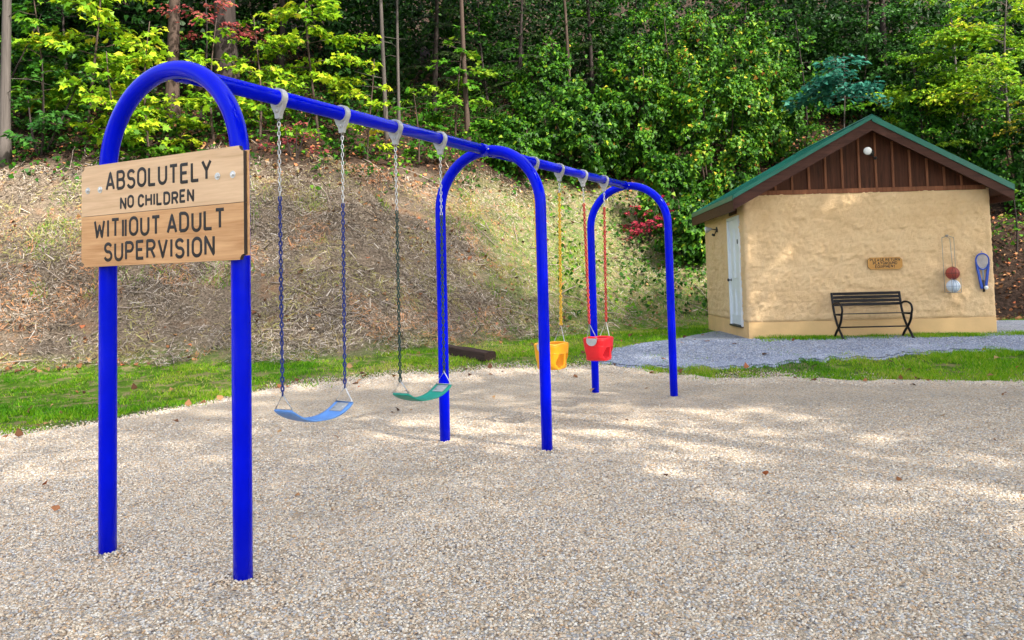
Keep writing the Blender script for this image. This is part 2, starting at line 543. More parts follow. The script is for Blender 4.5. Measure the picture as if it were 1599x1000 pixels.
def scatter_stones(name, pts, mat, smin, smax, label):
    me = bpy.data.meshes.new(name)
    me.vertices.add(len(pts))
    me.vertices.foreach_set('co', np.ascontiguousarray(pts, np.float32).ravel())
    me.update()
    o = link(name, me)
    ng = bpy.data.node_groups.new(name + '_scatter', 'GeometryNodeTree')
    ng.interface.new_socket('Geometry', in_out='INPUT', socket_type='NodeSocketGeometry')
    ng.interface.new_socket('Geometry', in_out='OUTPUT', socket_type='NodeSocketGeometry')
    gi = ng.nodes.new('NodeGroupInput'); go = ng.nodes.new('NodeGroupOutput')
    ico = ng.nodes.new('GeometryNodeMeshIcoSphere'); ico.inputs['Radius'].default_value = 1.0; ico.inputs['Subdivisions'].default_value = 2
    smo = ng.nodes.new('GeometryNodeSetShadeSmooth')
    sm = ng.nodes.new('GeometryNodeSetMaterial'); sm.inputs['Material'].default_value = mat
    iop = ng.nodes.new('GeometryNodeInstanceOnPoints')
    rr = ng.nodes.new('FunctionNodeRandomValue'); rr.data_type = 'FLOAT_VECTOR'
    rr.inputs[0].default_value = (-0.5, -0.5, 0); rr.inputs[1].default_value = (0.5, 0.5, 6.28)
    rs = ng.nodes.new('FunctionNodeRandomValue'); rs.data_type = 'FLOAT_VECTOR'
    rs.inputs[0].default_value = (smin, smin * 0.8, smin * 0.55); rs.inputs[1].default_value = (smax, smax * 0.85, smax * 0.65)
    rs.inputs['Seed'].default_value = 5
    L = ng.links.new
    L(gi.outputs[0], iop.inputs['Points']); L(ico.outputs[0], smo.inputs[0]); L(smo.outputs[0], sm.inputs['Geometry'])
    L(sm.outputs[0], iop.inputs['Instance']); L(rr.outputs[0], iop.inputs['Rotation']); L(rs.outputs[0], iop.inputs['Scale'])
    L(iop.outputs[0], go.inputs[0])
    md = o.modifiers.new('scatter', 'NODES'); md.node_group = ng
    return tag(o, label, None, None, 'stuff')

n = 560000
px_, py_ = sample_rect(n, -7.5, 7.5, 1.9, 9.0)
dens = np.clip((9.0 - py_) / 4.2, 0, 1) * np.clip((0.66 * py_ + 1.2 - np.abs(px_)) / 0.4, 0, 1)
keep = rng.uniform(size=n) < dens
px_, py_ = px_[keep], py_[keep]
keep = py_ < gravel_top(px_) - 0.02
px_, py_ = px_[keep], py_[keep]
pz_ = und_z(px_, py_) + 0.0005
scatter_stones('loose_pebbles', np.stack([px_, py_, pz_], 1), m_pebble(), 0.0045, 0.0090, 'loose tan and grey pebbles lying in front of the swings')

n = 30000
ex = rng.uniform(-8.5, 9.5, n)
ey = gravel_top(ex) + rng.normal(-0.05, 0.25, n) + 0.12 * noise2(ex, ex * 0 + 2, 3.0, 2)
ez = np.where(ey < gravel_top(ex), und_z(ex, ey), zg(ey) - 0.014)
scatter_stones('stray_pebbles', np.stack([ex, ey, ez], 1), m_pebble(), 0.005, 0.011, 'stray tan pebbles thinning out into the grass edge')
n = 60000
ex = rng.uniform(1.2, 10.5, n)
wide = rng.uniform(size=n) < 0.55
ey = np.where(wide, pad_bot(ex) + np.abs(rng.normal(0.0, 0.22, n)) - 0.08, rng.uniform(11.6, 14.25, n))
keep = (ey > pad_bot(ex) - 0.1) & (ey < pad_top(ex) + 0.2) & ~((ex > 4.0) & (ey > 14.24 - 0.035 * (ex - 4)))
ex, ey = ex[keep], ey[keep]
inp = (ey > pad_bot(ex)) & (ey < pad_top(ex))
ez = zg(ey) + np.where(inp, 0.008, -0.012)
def m_skylit_grey():
    m = m_pebble(); m.name = 'skylit_grey_stone'
    for nd in m.node_tree.nodes:
        if nd.type == 'VALTORGB':
            for e_, (p_, c_) in zip(nd.color_ramp.elements, SKYLIT_GREY): e_.position = p_; e_.color = (c_[0] * 0.68, c_[1] * 0.69, c_[2] * 0.72, 1)
            while len(nd.color_ramp.elements) > len(SKYLIT_GREY): nd.color_ramp.elements.remove(nd.color_ramp.elements[-1])
    return m
scatter_stones('crushed_stone', np.stack([ex, ey, ez], 1), m_skylit_grey(), 0.008, 0.022, 'loose grey crushed stone round the shed, tinted with skylight blue')

# ------------------------------------------------------------------ leaf and blade clouds
def unit(a):
    return a / np.maximum(np.linalg.norm(a, axis=1, keepdims=True), 1e-9)

LEAVES = {
    'oval': np.array([(0, 0), (-0.36, 0.45), (0, 1.0), (0.36, 0.45)]),
    'thin': np.array([(0, 0), (-0.10, 0.45), (0, 1.0), (0.10, 0.45)]),
    'maple': np.array([(0, 0), (-0.42, 0.10), (-0.30, 0.34), (-0.52, 0.62), (-0.17, 0.62), (0, 1.0), (0.17, 0.62), (0.52, 0.62), (0.30, 0.34), (0.42, 0.10)]),
    'ivy': np.array([(0, 0), (-0.45, 0.18), (-0.28, 0.55), (0, 1.0), (0.28, 0.55), (0.45, 0.18)]),
}
def leaf_cloud(name, C, D, Nn, S, rnd, kind, mat, parent=None, curl=0.18):
    """C centres (base of leaf), D direction, Nn normal, S size"""
    t = LEAVES[kind]
    D = unit(D)
    Nn = unit(Nn - D * (Nn * D).sum(1, keepdims=True))
    B = np.cross(D, Nn)
    k = len(t)
    wz = -np.abs(t[:, 0]) * 0.0 + np.where(np.abs(t[:, 0]) > 0.05, curl, 0.0) - 0.10 * t[:, 1] ** 2
    V = (C[:, None, :] + S[:, None, None] * (B[:, None, :] * t[None, :, 0, None] + D[:, None, :] * t[None, :, 1, None] + Nn[:, None, :] * wz[None, :, None]))
    F = np.arange(len(C) * k).reshape(-1, k)
    if k == 4:
        b = np.arange(len(C))[:, None] * 4
        F = np.concatenate([b + np.array([[0, 1, 2]]), b + np.array([[0, 2, 3]])], 1).reshape(-1, 3)
        rnd = np.repeat(rnd, 2)
    return array_mesh(name, V.reshape(-1, 3), F, mat, parent, rnd=rnd)

def blades(name, C, H, lean, width, rnd, mat, parent=None):
    n = len(C)
    a = rng.uniform(0, 2 * np.pi, n)
    side = np.stack([np.cos(a), np.sin(a), 0 * a], 1)
    b = rng.uniform(0, 2 * np.pi, n)
    tip = np.stack([np.cos(b) * lean, np.sin(b) * lean, np.ones(n)], 1) * H[:, None]
    V = np.stack([C - side * width[:, None] / 2, C + side * width[:, None] / 2, C + tip], 1)
    F = np.arange(3 * n).reshape(-1, 3)
    return array_mesh(name, V.reshape(-1, 3), F, mat, parent, rnd=rnd)

# ------------------------------------------------------------------ swing set
SX, SY, SANG, SW, BAY1, BAY2 = -1.6930, 4.1020, 0.49870, 0.9627, 3.1497, 3.2616
BEAM_Z, PR = 2.44, 0.0445
M_BLUE = simple('blue_enamel', (0.0, 0.004, 0.58), rough=0.12, spec=0.22, var=0.10, nscale=5.0, bump=0.02, bscale=40)
M_BLUE.node_tree.nodes['Principled BSDF'].inputs['Specular Tint'].default_value = (0.35, 0.5, 1.0, 1.0)
M_GALV = simple('galvanised_steel', (0.62, 0.63, 0.64), rough=0.42, metal=0.75, var=0.2, nscale=40)
M_CAST = simple('painted_cast_iron', (0.40, 0.41, 0.42), rough=0.5, metal=0.2, var=0.15, nscale=30)
M_CHAIN = {'navy': simple('navy_coating', (0.008, 0.025, 0.20), rough=0.4, nscale=40), 'green': simple('dark_green_coating', (0.012, 0.045, 0.035), rough=0.4, nscale=40),
           'yellow': simple('yellow_coating', (0.75, 0.44, 0.02), rough=0.4, nscale=40), 'red': simple('red_coating', (0.50, 0.03, 0.03), rough=0.4, nscale=40)}

def gz(x, y):
    return float(und_z(np.array([x]), np.array([y]))[0])

swing = empty('swing_set', (SX, SY, 0), -SANG, 'tall blue tubular swing frame of three arches joined by one top beam', 'swing set')
def arch_part(y0):
    mb = MB()
    r = SW / 2
    pts = [(-r, y0, -0.15), (-r, y0, 0.4), (-r, y0, 1.1), (-r, y0, BEAM_Z - r)]
    for k in range(1, 32):
        a = math.pi * k / 32
        pts.append((-r * math.cos(a), y0, BEAM_Z - r + r * math.sin(a)))
    pts += [(r, y0, BEAM_Z - r), (r, y0, 1.1), (r, y0, 0.4), (r, y0, -0.15)]
    mb.tube(pts, PR, 28)
    return mb.build('arch', M_BLUE, swing, True)
for y0, lab in ((0, 'nearest blue arch with the wooden sign on its legs'), (BAY1, 'middle blue arch of the swing frame'), (BAY1 + BAY2, 'farthest blue arch of the swing frame')):
    arch_part(y0)['label'] = lab
for a, b_ in ((0.02, BAY1 - 0.02), (BAY1 + 0.02, BAY1 + BAY2 - 0.02)):
    mb = MB().tube([(0, a, BEAM_Z), (0, (a + b_) / 2, BEAM_Z), (0, b_, BEAM_Z)], PR - 0.001, 28)
    mb.build('beam', M_BLUE, swing, True)
for y0 in (0.075, BAY1 - 0.075, BAY1 + 0.075, BAY1 + BAY2 - 0.075):
    mb = MB().tube([(0, y0 - 0.03, BEAM_Z), (0, y0 + 0.03, BEAM_Z)], PR + 0.004, 28)
    c = mb.build('collar', M_BLUE, swing); sharp(c)
    for s in (-1, 1):
        MB().lathe([(0.007, 0), (0.007, 0.008), (0.003, 0.010)], 8, Matrix.Translation((s * (PR + 0.003), y0, BEAM_Z)) @ Matrix.Rotation(s * math.pi / 2, 4, 'Y')).build('bolt', M_GALV, swing)

BR = [0.749, 1.307, 1.871, 2.436, 3.989, 4.540, 5.114, 5.689]
def hanger_mesh():
    mb = MB()
    n = 24
    ro, ri, hw = PR + 0.011, PR + 0.0005, 0.021
    V, F = [], []
    for k in range(n):
        a = 2 * math.pi * k / n
        for r_, y in ((ro, -hw), (ro, hw), (ri, hw), (ri, -hw)):
            V.append((r_ * math.cos(a), y, r_ * math.sin(a)))
    for k in range(n):
        l = (k + 1) % n
        for q in range(4):
            p = (q + 1) % 4
            F.append((k * 4 + q, l * 4 + q, l * 4 + p, k * 4 + p))
    mb.add(V, F)
    # tapering yoke under the ring
    prof = [(-0.052, -0.030), (0.052, -0.030), (0.040, -0.062), (0.022, -0.088), (0.016, -0.122), (-0.016, -0.122), (-0.022, -0.088), (-0.040, -0.062)]
    mb.prism([(x, z) for x, z in prof], -0.014, 0.014)
    for s in (-1, 1):
        mb.lathe([(0.010, 0), (0.010, 0.010), (0.005, 0.013)], 8, Matrix.Translation((0.0, s * 0.014, -0.080)) @ Matrix.Rotation(-s * math.pi / 2, 4, 'X'))
    mb.tube([(0, 0, -0.118), (0.010, 0, -0.128), (0, 0, -0.146), (-0.010, 0, -0.128)], 0.004, 6, closed=True)
    return mb
hm_ = hanger_mesh().build('swing_hanger', M_CAST, swing)
hm_.location = (0, BR[0], BEAM_Z); sharp(hm_, 35)
for t in BR[1:]:
    c = hm_.copy(); COL.objects.link(c); c.parent = swing; c.location = (0, t, BEAM_Z)

def chain_mesh(a, b, pitch, ol, ow, wr):
    """alternating oval links from point a down to b"""
    a, b = Vector(a), Vector(b)
    L_ = (b - a).length
    nl = max(1, int(round(L_ / pitch)))
    ax = (b - a).normalized()
    s0 = Vector((1, 0, 0)); s0 = (s0 - ax * s0.dot(ax)).normalized()
    s1 = ax.cross(s0)
    mb = MB()
    for i in range(nl):
        c = a + (b - a) * ((i + 0.5) / nl)
        tw = random.uniform(-0.25, 0.25) + (0.6 if i % 2 else -0.6) + 0.18 * math.sin(i * 0.23)
        sd = s0 * math.cos(tw + 0.2) + s1 * math.sin(tw + 0.2)
        hl, hw = ol / 2 - wr, ow / 2 - wr
        st = hl - hw
        pts = []
        for k in range(5):
            q = math.pi * k / 4
            pts.append(c + ax * (st + hw * math.sin(q)) + sd * hw * math.cos(q))
        for k in range(5):
            q = math.pi * k / 4
            pts.append(c - ax * (st + hw * math.sin(q)) - sd * hw * math.cos(q))
        mb.tube(pts, wr, 5, closed=True)
    return mb

def swing_chain(parent, top, mid, bot, colour, ow=0.026, wr=0.0050):
    u = chain_mesh(top, mid, 0.0262, 0.036, 0.021, 0.0031).build('chain', M_GALV, parent, True)
    u['label'] = 'bare steel upper chain'
    c = chain_mesh(mid, bot, 0.0262, 0.040, ow, wr).build('coated_chain', M_CHAIN[colour], parent, True)
    return c

TOPZ = BEAM_Z - 0.143
def local(t, x=0.0):
    """world point on the beam line at t"""
    return (SX + math.sin(SANG) * t + math.cos(SANG) * x, SY + math.cos(SANG) * t - math.sin(SANG) * x)

def belt_swing(t0, t1, zl, zr, zmid, zc, colour, seat_mat, label, sway=(0.0, 0.0)):
    tc = (t0 + t1) / 2
    wx, wy = local(tc)
    zb = zmid - 0.01
    o = empty('belt_swing', (wx, wy, zb), -SANG, label, 'swing', 'belt swings hanging from the near bay')
    half = (t1 - t0) / 2
    ends = []
    for s, zz in ((-1, zl), (1, zr)):
        e = s * half * 0.97
        ends.append((e, zz - zb))
        swing_chain(o, (0, s * half, TOPZ - zb), (sway[0] * 0.3, s * half * 0.99, zc - zb), (sway[0], e, zz - zb + 0.085), colour)
        # triangle of steel rod
        w = 0.066
        MB().tube([(sway[0], e, zz - zb + 0.092), (sway[0] - w, e - s * 0.010, zz - zb + 0.004), (sway[0] + w, e - s * 0.010, zz - zb + 0.004)], 0.0055, 8, closed=True).build('triangle_link', M_GALV, o, True)
        MB().tube([(sway[0], e, zz - zb + 0.080), (sway[0] + 0.009, e, zz - zb + 0.094), (sway[0], e, zz - zb + 0.108), (sway[0] - 0.009, e, zz - zb + 0.094)], 0.0038, 6, closed=True).build('shackle', M_GALV, o, True)
    # sagging belt
    ns, nw = 28, 9
    V = []
    W2 = 0.073
    path = []
    for i in range(ns + 1):
        q = i / ns
        y = ends[0][0] + (ends[1][0] - ends[0][0]) * q
        chord = ends[0][1] * (1 - q) + ends[1][1] * q
        sag = (ends[0][1] + ends[1][1]) / 2 - 0.012
        z = chord - sag * (1 - abs(2 * q - 1) ** 2.3)
        path.append((y, z))
    for i, (y, z) in enumerate(path):
        q = abs(2 * i / ns - 1)
        ww = W2 * (1.0 - 0.10 * max(0, (q - 0.9) / 0.1))
        for k in range(nw):
            u = 2 * k / (nw - 1) - 1
            V.append((sway[0] + ww * u, y, z + 0.010 * (1 - q) * u * u))
    F = []
    for i in range(ns):
        for k in range(nw - 1):
            F.append((i * nw + k, i * nw + k + 1, (i + 1) * nw + k + 1, (i + 1) * nw + k))
    mb = MB().add(V, F)
    seat = mb.build('seat', seat_mat, o, True)
    sd = seat.modifiers.new('thick', 'SOLIDIFY'); sd.thickness = 0.010; sd.offset = 0
    for s in (0, 1):
        i0 = 1 if s == 0 else ns - 5
        V = []
        for i in range(i0, i0 + 5):
            y, z = path[i]
            for u in (-0.62, -0.2, 0.2, 0.62):
                V.append((sway[0] + W2 * u, y, z + 0.0085))
        F = [(i * 4 + k, i * 4 + k + 1, i * 4 + k + 5, i * 4 + k + 4) for i in range(4) for k in range(3)]
        pl = MB().add(V, F).build('end_plate', M_GALV if s == 0 else M_CAST, o, True)
        m_ = pl.modifiers.new('thick', 'SOLIDIFY'); m_.thickness = 0.003; m_.offset = 0
        for u in (-0.4, 0.4):
            y, z = path[i0 + 2]
            MB().lathe([(0.006, 0), (0.006, 0.003), (0.003, 0.005)], 8, Matrix.Translation((sway[0] + W2 * u, y, z + 0.010))).build('rivet', M_GALV, o)
    return o

M_BSEAT = simple('pale_blue_rubber', (0.12, 0.30, 0.72), rough=0.45, var=0.15, nscale=10, bump=0.05)
M_GSEAT = simple('teal_rubber', (0.012, 0.30, 0.22), rough=0.45, var=0.15, nscale=10, bump=0.05)
belt_swing(BR[0], BR[1], 0.640, 0.618, 0.540, 1.865, 'navy', M_BSEAT, 'pale blue belt swing on navy chains nearest the wooden sign')
belt_swing(BR[2], BR[3], 0.590, 0.592, 0.512, 1.855, 'green', M_GSEAT, 'teal green belt swing on dark green chains beside the middle arch')

def bucket_swing(t0, t1, ztop, colour, mat, zc, label):
    tc = (t0 + t1) / 2
    wx, wy = local(tc)
    hgt_ = 0.225
    zb = ztop - hgt_
    o = empty('bucket_swing', (wx, wy, zb), -SANG, label, 'swing', 'bucket swings hanging from the far bay')
    half = (t1 - t0) / 2
    LY, LX = 0.165, 0.125          # half length along the beam, half width across
    n, rows = 48, 12
    def ring(v):
        # v 0 bottom .. 1 top
        k = 0.74 + 0.26 * v ** 0.6
        out = []
        for i in range(n):
            a = 2 * math.pi * i / n
            c_, s_ = math.cos(a), math.sin(a)
            e = 0.55
            x = LX * (0.86 + 0.14 * v) * math.copysign(abs(c_) ** e, c_)
            y = LY * k * math.copysign(abs(s_) ** e, s_)
            out.append((x, y))
        return out
    V = []
    for j in range(rows + 1):
        v = j / rows
        for i, (x, y) in enumerate(ring(v)):
            sag = 0.014 * math.sin(2 * 2 * math.pi * i / n) ** 2 * v
            V.append((x, y, hgt_ * v - sag * 0.6))
    F, inner = [], []
    for j in range(rows):
        for i in range(n):
            l = (i + 1) % n
            a = 2 * math.pi * (i + 0.5) / n
            x, y = ring((j + .5) / rows)[i]
            z = hgt_ * (j + 0.5) / rows
            hole = False
            # two leg openings on each broad side (front and back)
            for sy in (-1, 1):
                if abs(x) > LX * 0.45 and ((y - sy * 0.072) / 0.048) ** 2 + ((z - 0.068) / 0.068) ** 2 < 1:
                    hole = True
            if not hole:
                F.append((j * n + i, j * n + l, (j + 1) * n + l, (j + 1) * n + i))
    # bottom saddle
    F.append(tuple(range(n - 1, -1, -1)))
    mb = MB().add(V, F)
    seat = mb.build('bucket', mat, o, True)
    md = seat.modifiers.new('thick', 'SOLIDIFY'); md.thickness = 0.011; md.offset = 1
    bv = seat.modifiers.new('soft', 'BEVEL'); bv.width = 0.003; bv.segments = 1; bv.limit_method = 'ANGLE'
    # rolled rim, moulded waist line
    rim = [(x * 1.03, y * 1.02, hgt_ - 0.6 * 0.014 * math.sin(4 * math.pi * i / n) ** 2) for i, (x, y) in enumerate(ring(1.0))]
    MB().tube(rim, 0.0095, 8, closed=True).build('rim', mat, o, True)
    wl = [(x * 1.075, y * 1.055, hgt_ * 0.62) for x, y in ring(0.62)]
    MB().tube(wl, 0.0045, 6, closed=True).build('moulded_line', mat, o, True)
    for s in (-1, 1):
        e = s * half * 0.80
        ye = s * (LY + 0.004)
        apex = ztop - zb + 0.150
        swing_chain(o, (0, s * half, TOPZ - zb), (0, s * half * 0.97, zc - zb), (0, e, apex + 0.008), colour, 0.034, 0.0072)
        MB().tube([(0, e, apex + 0.012), (-0.060, ye, hgt_ - 0.012), (0.060, ye, hgt_ - 0.012)], 0.0062, 8, closed=True).build('triangle_link', M_CAST, o, True)
        # half-round steel plate on the end wall
        pl = [(-0.058, 0.0), (0.058, 0.0), (0.058, -0.022)] + [(0.058 * math.cos(q), -0.026 - 0.052 * math.sin(q)) for q in [math.pi * k / 10 for k in range(1, 10)]] + [(-0.058, -0.022)]
        y0, y1 = (ye - 0.010, ye - 0.004) if s < 0 else (ye + 0.004, ye + 0.010)
        mb = MB().prism([(x, hgt_ + 0.004 + z) for x, z in pl], y0 - (0.012 if s < 0 else -0.012), y1 - (0.012 if s < 0 else -0.012))
        mb.build('end_plate', M_CAST, o)
    return o
M_YEL = simple('yellow_plastic', (0.80, 0.36, 0.008), rough=0.35, var=0.08, nscale=10)
M_RED = simple('red_plastic', (0.72, 0.012, 0.022), rough=0.35, var=0.08, nscale=10)
bucket_swing(BR[4], BR[5], 0.755, 'yellow', M_YEL, 2.20, 'yellow bucket swing with yellow chains behind the middle arch')
bucket_swing(BR[6], BR[7], 0.730, 'red', M_RED, 2.14, 'red bucket swing with red chains before the farthest arch')

# ------------------------------------------------------------------ lettering: single-stroke routed capitals
def arc(cx, cz, rx, rz, a0, a1, n=10):
    return [(cx + rx * math.cos(math.radians(a0 + (a1 - a0) * k / n)), cz + rz * math.sin(math.radians(a0 + (a1 - a0) * k / n))) for k in range(n + 1)]
GL = {
    'A': (0.62, [[(0, 0), (0.31, 1), (0.62, 0)], [(0.10, 0.30), (0.52, 0.30)]]),
    'B': (0.56, [[(0, 0), (0, 1), (0.32, 1)] + arc(0.32, 0.76, 0.22, 0.24, 90, -90)[1:] + [(0, 0.52)], [(0.32, 0.52)] + arc(0.32, 0.26, 0.24, 0.26, 90, -90)[1:] + [(0, 0)]]),
    'C': (0.56, [arc(0.29, 0.70, 0.27, 0.30, 10, 180) + arc(0.29, 0.30, 0.27, 0.30, 180, 350)]),
    'D': (0.58, [[(0, 0), (0, 1), (0.26, 1)] + arc(0.26, 0.68, 0.30, 0.32, 90, 0)[1:] + arc(0.26, 0.32, 0.30, 0.32, 0, -90) + [(0, 0)]]),
    'E': (0.50, [[(0.5, 0), (0, 0), (0, 1), (0.5, 1)], [(0, 0.52), (0.42, 0.52)]]),
    'G': (0.58, [arc(0.29, 0.70, 0.27, 0.30, 10, 180) + arc(0.29, 0.30, 0.27, 0.30, 180, 360) + [(0.56, 0.48), (0.32, 0.48)]]),
    'H': (0.58, [[(0, 0), (0, 1)], [(0.58, 0), (0.58, 1)], [(0, 0.52), (0.58, 0.52)]]),
    'h': (0.30, [[(0.04, 0), (0.04, 1)], [(0.26, 0), (0.26, 1)]]),       # the worn H: only its two uprights are left
    'I': (0.06, [[(0.03, 0), (0.03, 1)]]),
    'L': (0.48, [[(0, 1), (0, 0), (0.48, 0)]]),
    'M': (0.70, [[(0, 0), (0, 1), (0.35, 0.35), (0.70, 1), (0.70, 0)]]),
    'N': (0.56, [[(0, 0), (0, 1), (0.56, 0), (0.56, 1)]]),
    'O': (0.58, [arc(0.29, 0.70, 0.29, 0.30, 0, 180) + arc(0.29, 0.30, 0.29, 0.30, 180, 360) + [(0.58, 0.70)]]),
    'P': (0.54, [[(0, 0), (0, 1), (0.30, 1)] + arc(0.30, 0.74, 0.24, 0.26, 90, -90)[1:] + [(0, 0.48)]]),
    'Q': (0.58, [arc(0.29, 0.70, 0.29, 0.30, 0, 180) + arc(0.29, 0.30, 0.29, 0.30, 180, 360) + [(0.58, 0.70)], [(0.36, 0.24), (0.60, -0.04)]]),
    'R': (0.56, [[(0, 0), (0, 1), (0.30, 1)] + arc(0.30, 0.75, 0.25, 0.25, 90, -90)[1:] + [(0, 0.50)], [(0.28, 0.50), (0.56, 0)]]),
    'S': (0.54, [arc(0.27, 0.76, 0.25, 0.24, 20, 180) + arc(0.27, 0.76, 0.25, 0.25, 180, 255, 4)[1:] + arc(0.27, 0.26, 0.27, 0.26, 75, 0, 4) + arc(0.27, 0.26, 0.27, 0.26, 0, -165)[1:]]),
    'T': (0.54, [[(0, 1), (0.54, 1)], [(0.27, 1), (0.27, 0)]]),
    'U': (0.56, [[(0, 1), (0, 0.30)] + arc(0.28, 0.30, 0.28, 0.30, 180, 360)[1:] + [(0.56, 1)]]),
    'V': (0.60, [[(0, 1), (0.30, 0), (0.60, 1)]]),
    'W': (0.76, [[(0, 1), (0.18, 0), (0.38, 0.72), (0.58, 0), (0.76, 1)]]),
    'Y': (0.58, [[(0, 1), (0.29, 0.48), (0.58, 1)], [(0.29, 0.48), (0.29, 0)]]),
}
def lettering(text, x0, x1, z, cap, stroke, y, mat, parent, split, gap=0.30, space=0.62):
    """strokes as shallow rounded grooves' dark fill, on the plane y, facing -y"""
    tot = 0
    for i, ch in enumerate(text):
        tot += space if ch == ' ' else GL[ch][0] + (gap if i < len(text) - 1 and text[i + 1] != ' ' else 0)
    k = (x1 - x0) / tot
    mb = MB()
    x = 0
    for i, ch in enumerate(text):
        if ch == ' ':
            if mb.v: mb.build('lettering', mat, parent, True); mb = MB()
            x += space
            continue
        w, strokes = GL[ch]
        jig = random.uniform(-0.004, 0.004)
        for st in strokes:
            pts = [(x0 + (x + a) * k, 0, z + jig + b_ * cap) for a, b_ in st]
            # dense corners so that the sweep keeps its width
            fine = []
            for p, q in zip(pts[:-1], pts[1:]):
                fine += [p, tuple(p[m_] + (q[m_] - p[m_]) * 0.04 for m_ in range(3)), tuple(p[m_] + (q[m_] - p[m_]) * 0.96 for m_ in range(3))]
            fine.append(pts[-1])
            v0 = len(mb.v)
            mb.tube(fine, stroke / 2, 8, up=(0, 1, 0))
            for m_ in range(v0, len(mb.v)):
                a = mb.v[m_]
                mb.v[m_] = (a[0], y + a[1] * 0.16, a[2])
        x += w + (gap if i < len(text) - 1 and text[i + 1] != ' ' else 0)
        if split: mb.build('letter', mat, parent, True); mb = MB()
    if mb.v: mb.build('lettering', mat, parent, True)

# ------------------------------------------------------------------ wooden sign on the near arch
M_CEDAR_L = wood('pale_cedar', (0.72, 0.50, 0.315), (0.53, 0.34, 0.195), 0, 1.0, 0.6, 0.12)
M_CEDAR_D = wood('warm_cedar', (0.66, 0.39, 0.195), (0.43, 0.215, 0.09), 0, 1.0, 0.6, 0.15)
M_DKEDGE = simple('dark_stained_edge', (0.03, 0.02, 0.015), rough=0.7)
M_INK = simple('black_routed_paint', (0.012, 0.011, 0.013), rough=0.6)
sy_ = -0.048
sign = empty('wooden_sign', (SX, SY, 1.470), -SANG, 'wooden ABSOLUTELY NO CHILDREN WITHOUT ADULT SUPERVISION sign bolted to the near arch', 'sign')
XL, XR, ZH, ZS = -0.580, 0.590, 0.523, 0.262
def notch(cx, cz, r, a0, a1, n=6):
    return [(cx + r * math.cos(math.radians(a0 + (a1 - a0) * k / n)), cz + r * math.sin(math.radians(a0 + (a1 - a0) * k / n))) for k in range(n + 1)]
nr = 0.026
up = [(XL, ZS + 0.0012)] + [(XR, ZS + 0.0012)] + notch(XR, ZH, nr, 270, 180) + notch(XL, ZH, nr, 360, 270)
lo = notch(XL, 0, nr, 90, 0) + notch(XR, 0, nr, 180, 90) + [(XR, ZS - 0.0012), (XL, ZS - 0.0012)]
T0, T1 = sy_ - 0.034, sy_ - 0.014
pu = MB().prism(up, T0, T1).build('plank', M_CEDAR_L, sign); pu['label'] = 'pale upper plank of the sign'
pl_ = MB().prism(lo, T0, T1).build('plank', M_CEDAR_D, sign); pl_['label'] = 'warmer brown lower plank of the sign'
for pl in (pu, pl_):
    pl.data.materials.append(M_DKEDGE)
    for f in pl.data.polygons:
        if abs(f.normal.y) < 0.5: f.material_index = 1
MB().box(XL + 0.012, XR + 0.004, T1 + 0.001, sy_ - 0.001, 0.02, ZH - 0.02).build('backing_board', M_CEDAR_D, sign)
for txt, x0, x1, z, cap, st, pa in (('ABSOLUTELY', -0.377, 0.377, 0.388, 0.084, 0.0165, pu), ('NO CHILDREN', -0.266, 0.260, 0.289, 0.053, 0.0135, pu),
                                    ('WIThOUT ADULT', -0.470, 0.463, 0.150, 0.083, 0.0165, pl_), ('SUPERVISION', -0.391, 0.395, 0.030, 0.083, 0.0165, pl_)):
    lettering(txt, x0, x1, z, cap, st, T0 - 0.0004, M_INK, pa, True)
for x, z in ((-0.527, 0.396), (-0.428, 0.394), (0.424, 0.393), (0.523, 0.393)):
    M_ = Matrix.Translation((x, T0, z)) @ Matrix.Rotation(math.pi / 2, 4, 'X')
    b_ = MB().lathe([(0.017, 0), (0.017, 0.002), (0.0165, 0.003)], 20, M_).build('washer', M_GALV, sign)
    MB().lathe([(0.010, 0.003), (0.010, 0.008), (0.008, 0.010)], 6, M_).build('bolt', M_GALV, b_)
for s in (-1, 1):
    # pipe clamps that hold the board to the legs
    MB().tube([(s * SW / 2 + (PR + 0.004) * math.cos(q), (PR + 0.004) * math.sin(q), 0.394) for q in [math.pi * k / 12 for k in range(-1, 14)]], 0.005, 6).build('pipe_clamp', M_GALV, sign, True)

# ------------------------------------------------------------------ shed
SHX, SHY, SHZ, SHR = 4.027, 14.299, 0.267, -0.035
SHW, SHD = 4.165, 3.42
M_STUC, nt, b = mat_new('tan_masonry_paint')
co = objco(nt)
n1 = N(nt, 'ShaderNodeTexNoise', Scale=2.2, Detail=6.0, Roughness=0.6); nt.links.new(co, n1.inputs['Vector'])
rp = ramp(nt, [(0.3, (0.70, 0.47, 0.245)), (0.5, (0.77, 0.535, 0.295)), (0.72, (0.80, 0.575, 0.33))])
nt.links.new(n1.outputs['Fac'], rp.inputs[0]); nt.links.new(rp.outputs[0], b.inputs['Base Color'])
b.inputs['Roughness'].default_value = 0.75
n2 = N(nt, 'ShaderNodeTexNoise', Scale=45.0, Detail=6.0, Roughness=0.65); nt.links.new(co, n2.inputs['Vector'])
bp = N(nt, 'ShaderNodeBump', Strength=0.9, Distance=0.02); nt.links.new(n2.outputs['Fac'], bp.inputs['Height']); nt.links.new(bp.outputs[0], b.inputs['Normal'])
M_BAND = simple('tan_footing_paint', (0.73, 0.48, 0.225), rough=0.75, var=0.08, nscale=2.5, bump=0.25, bscale=50)
M_BROWN = wood('dark_brown_board', (0.090, 0.030, 0.015), (0.026, 0.009, 0.005), 2, 0.8, 0.6, 0.3)
M_BATTEN = wood('red_brown_batten', (0.27, 0.105, 0.052), (0.12, 0.044, 0.022), 2, 0.8, 0.6, 0.3)
M_FASC = wood('brown_fascia', (0.085, 0.034, 0.024), (0.032, 0.013, 0.010), 0, 0.8, 0.6, 0.3)
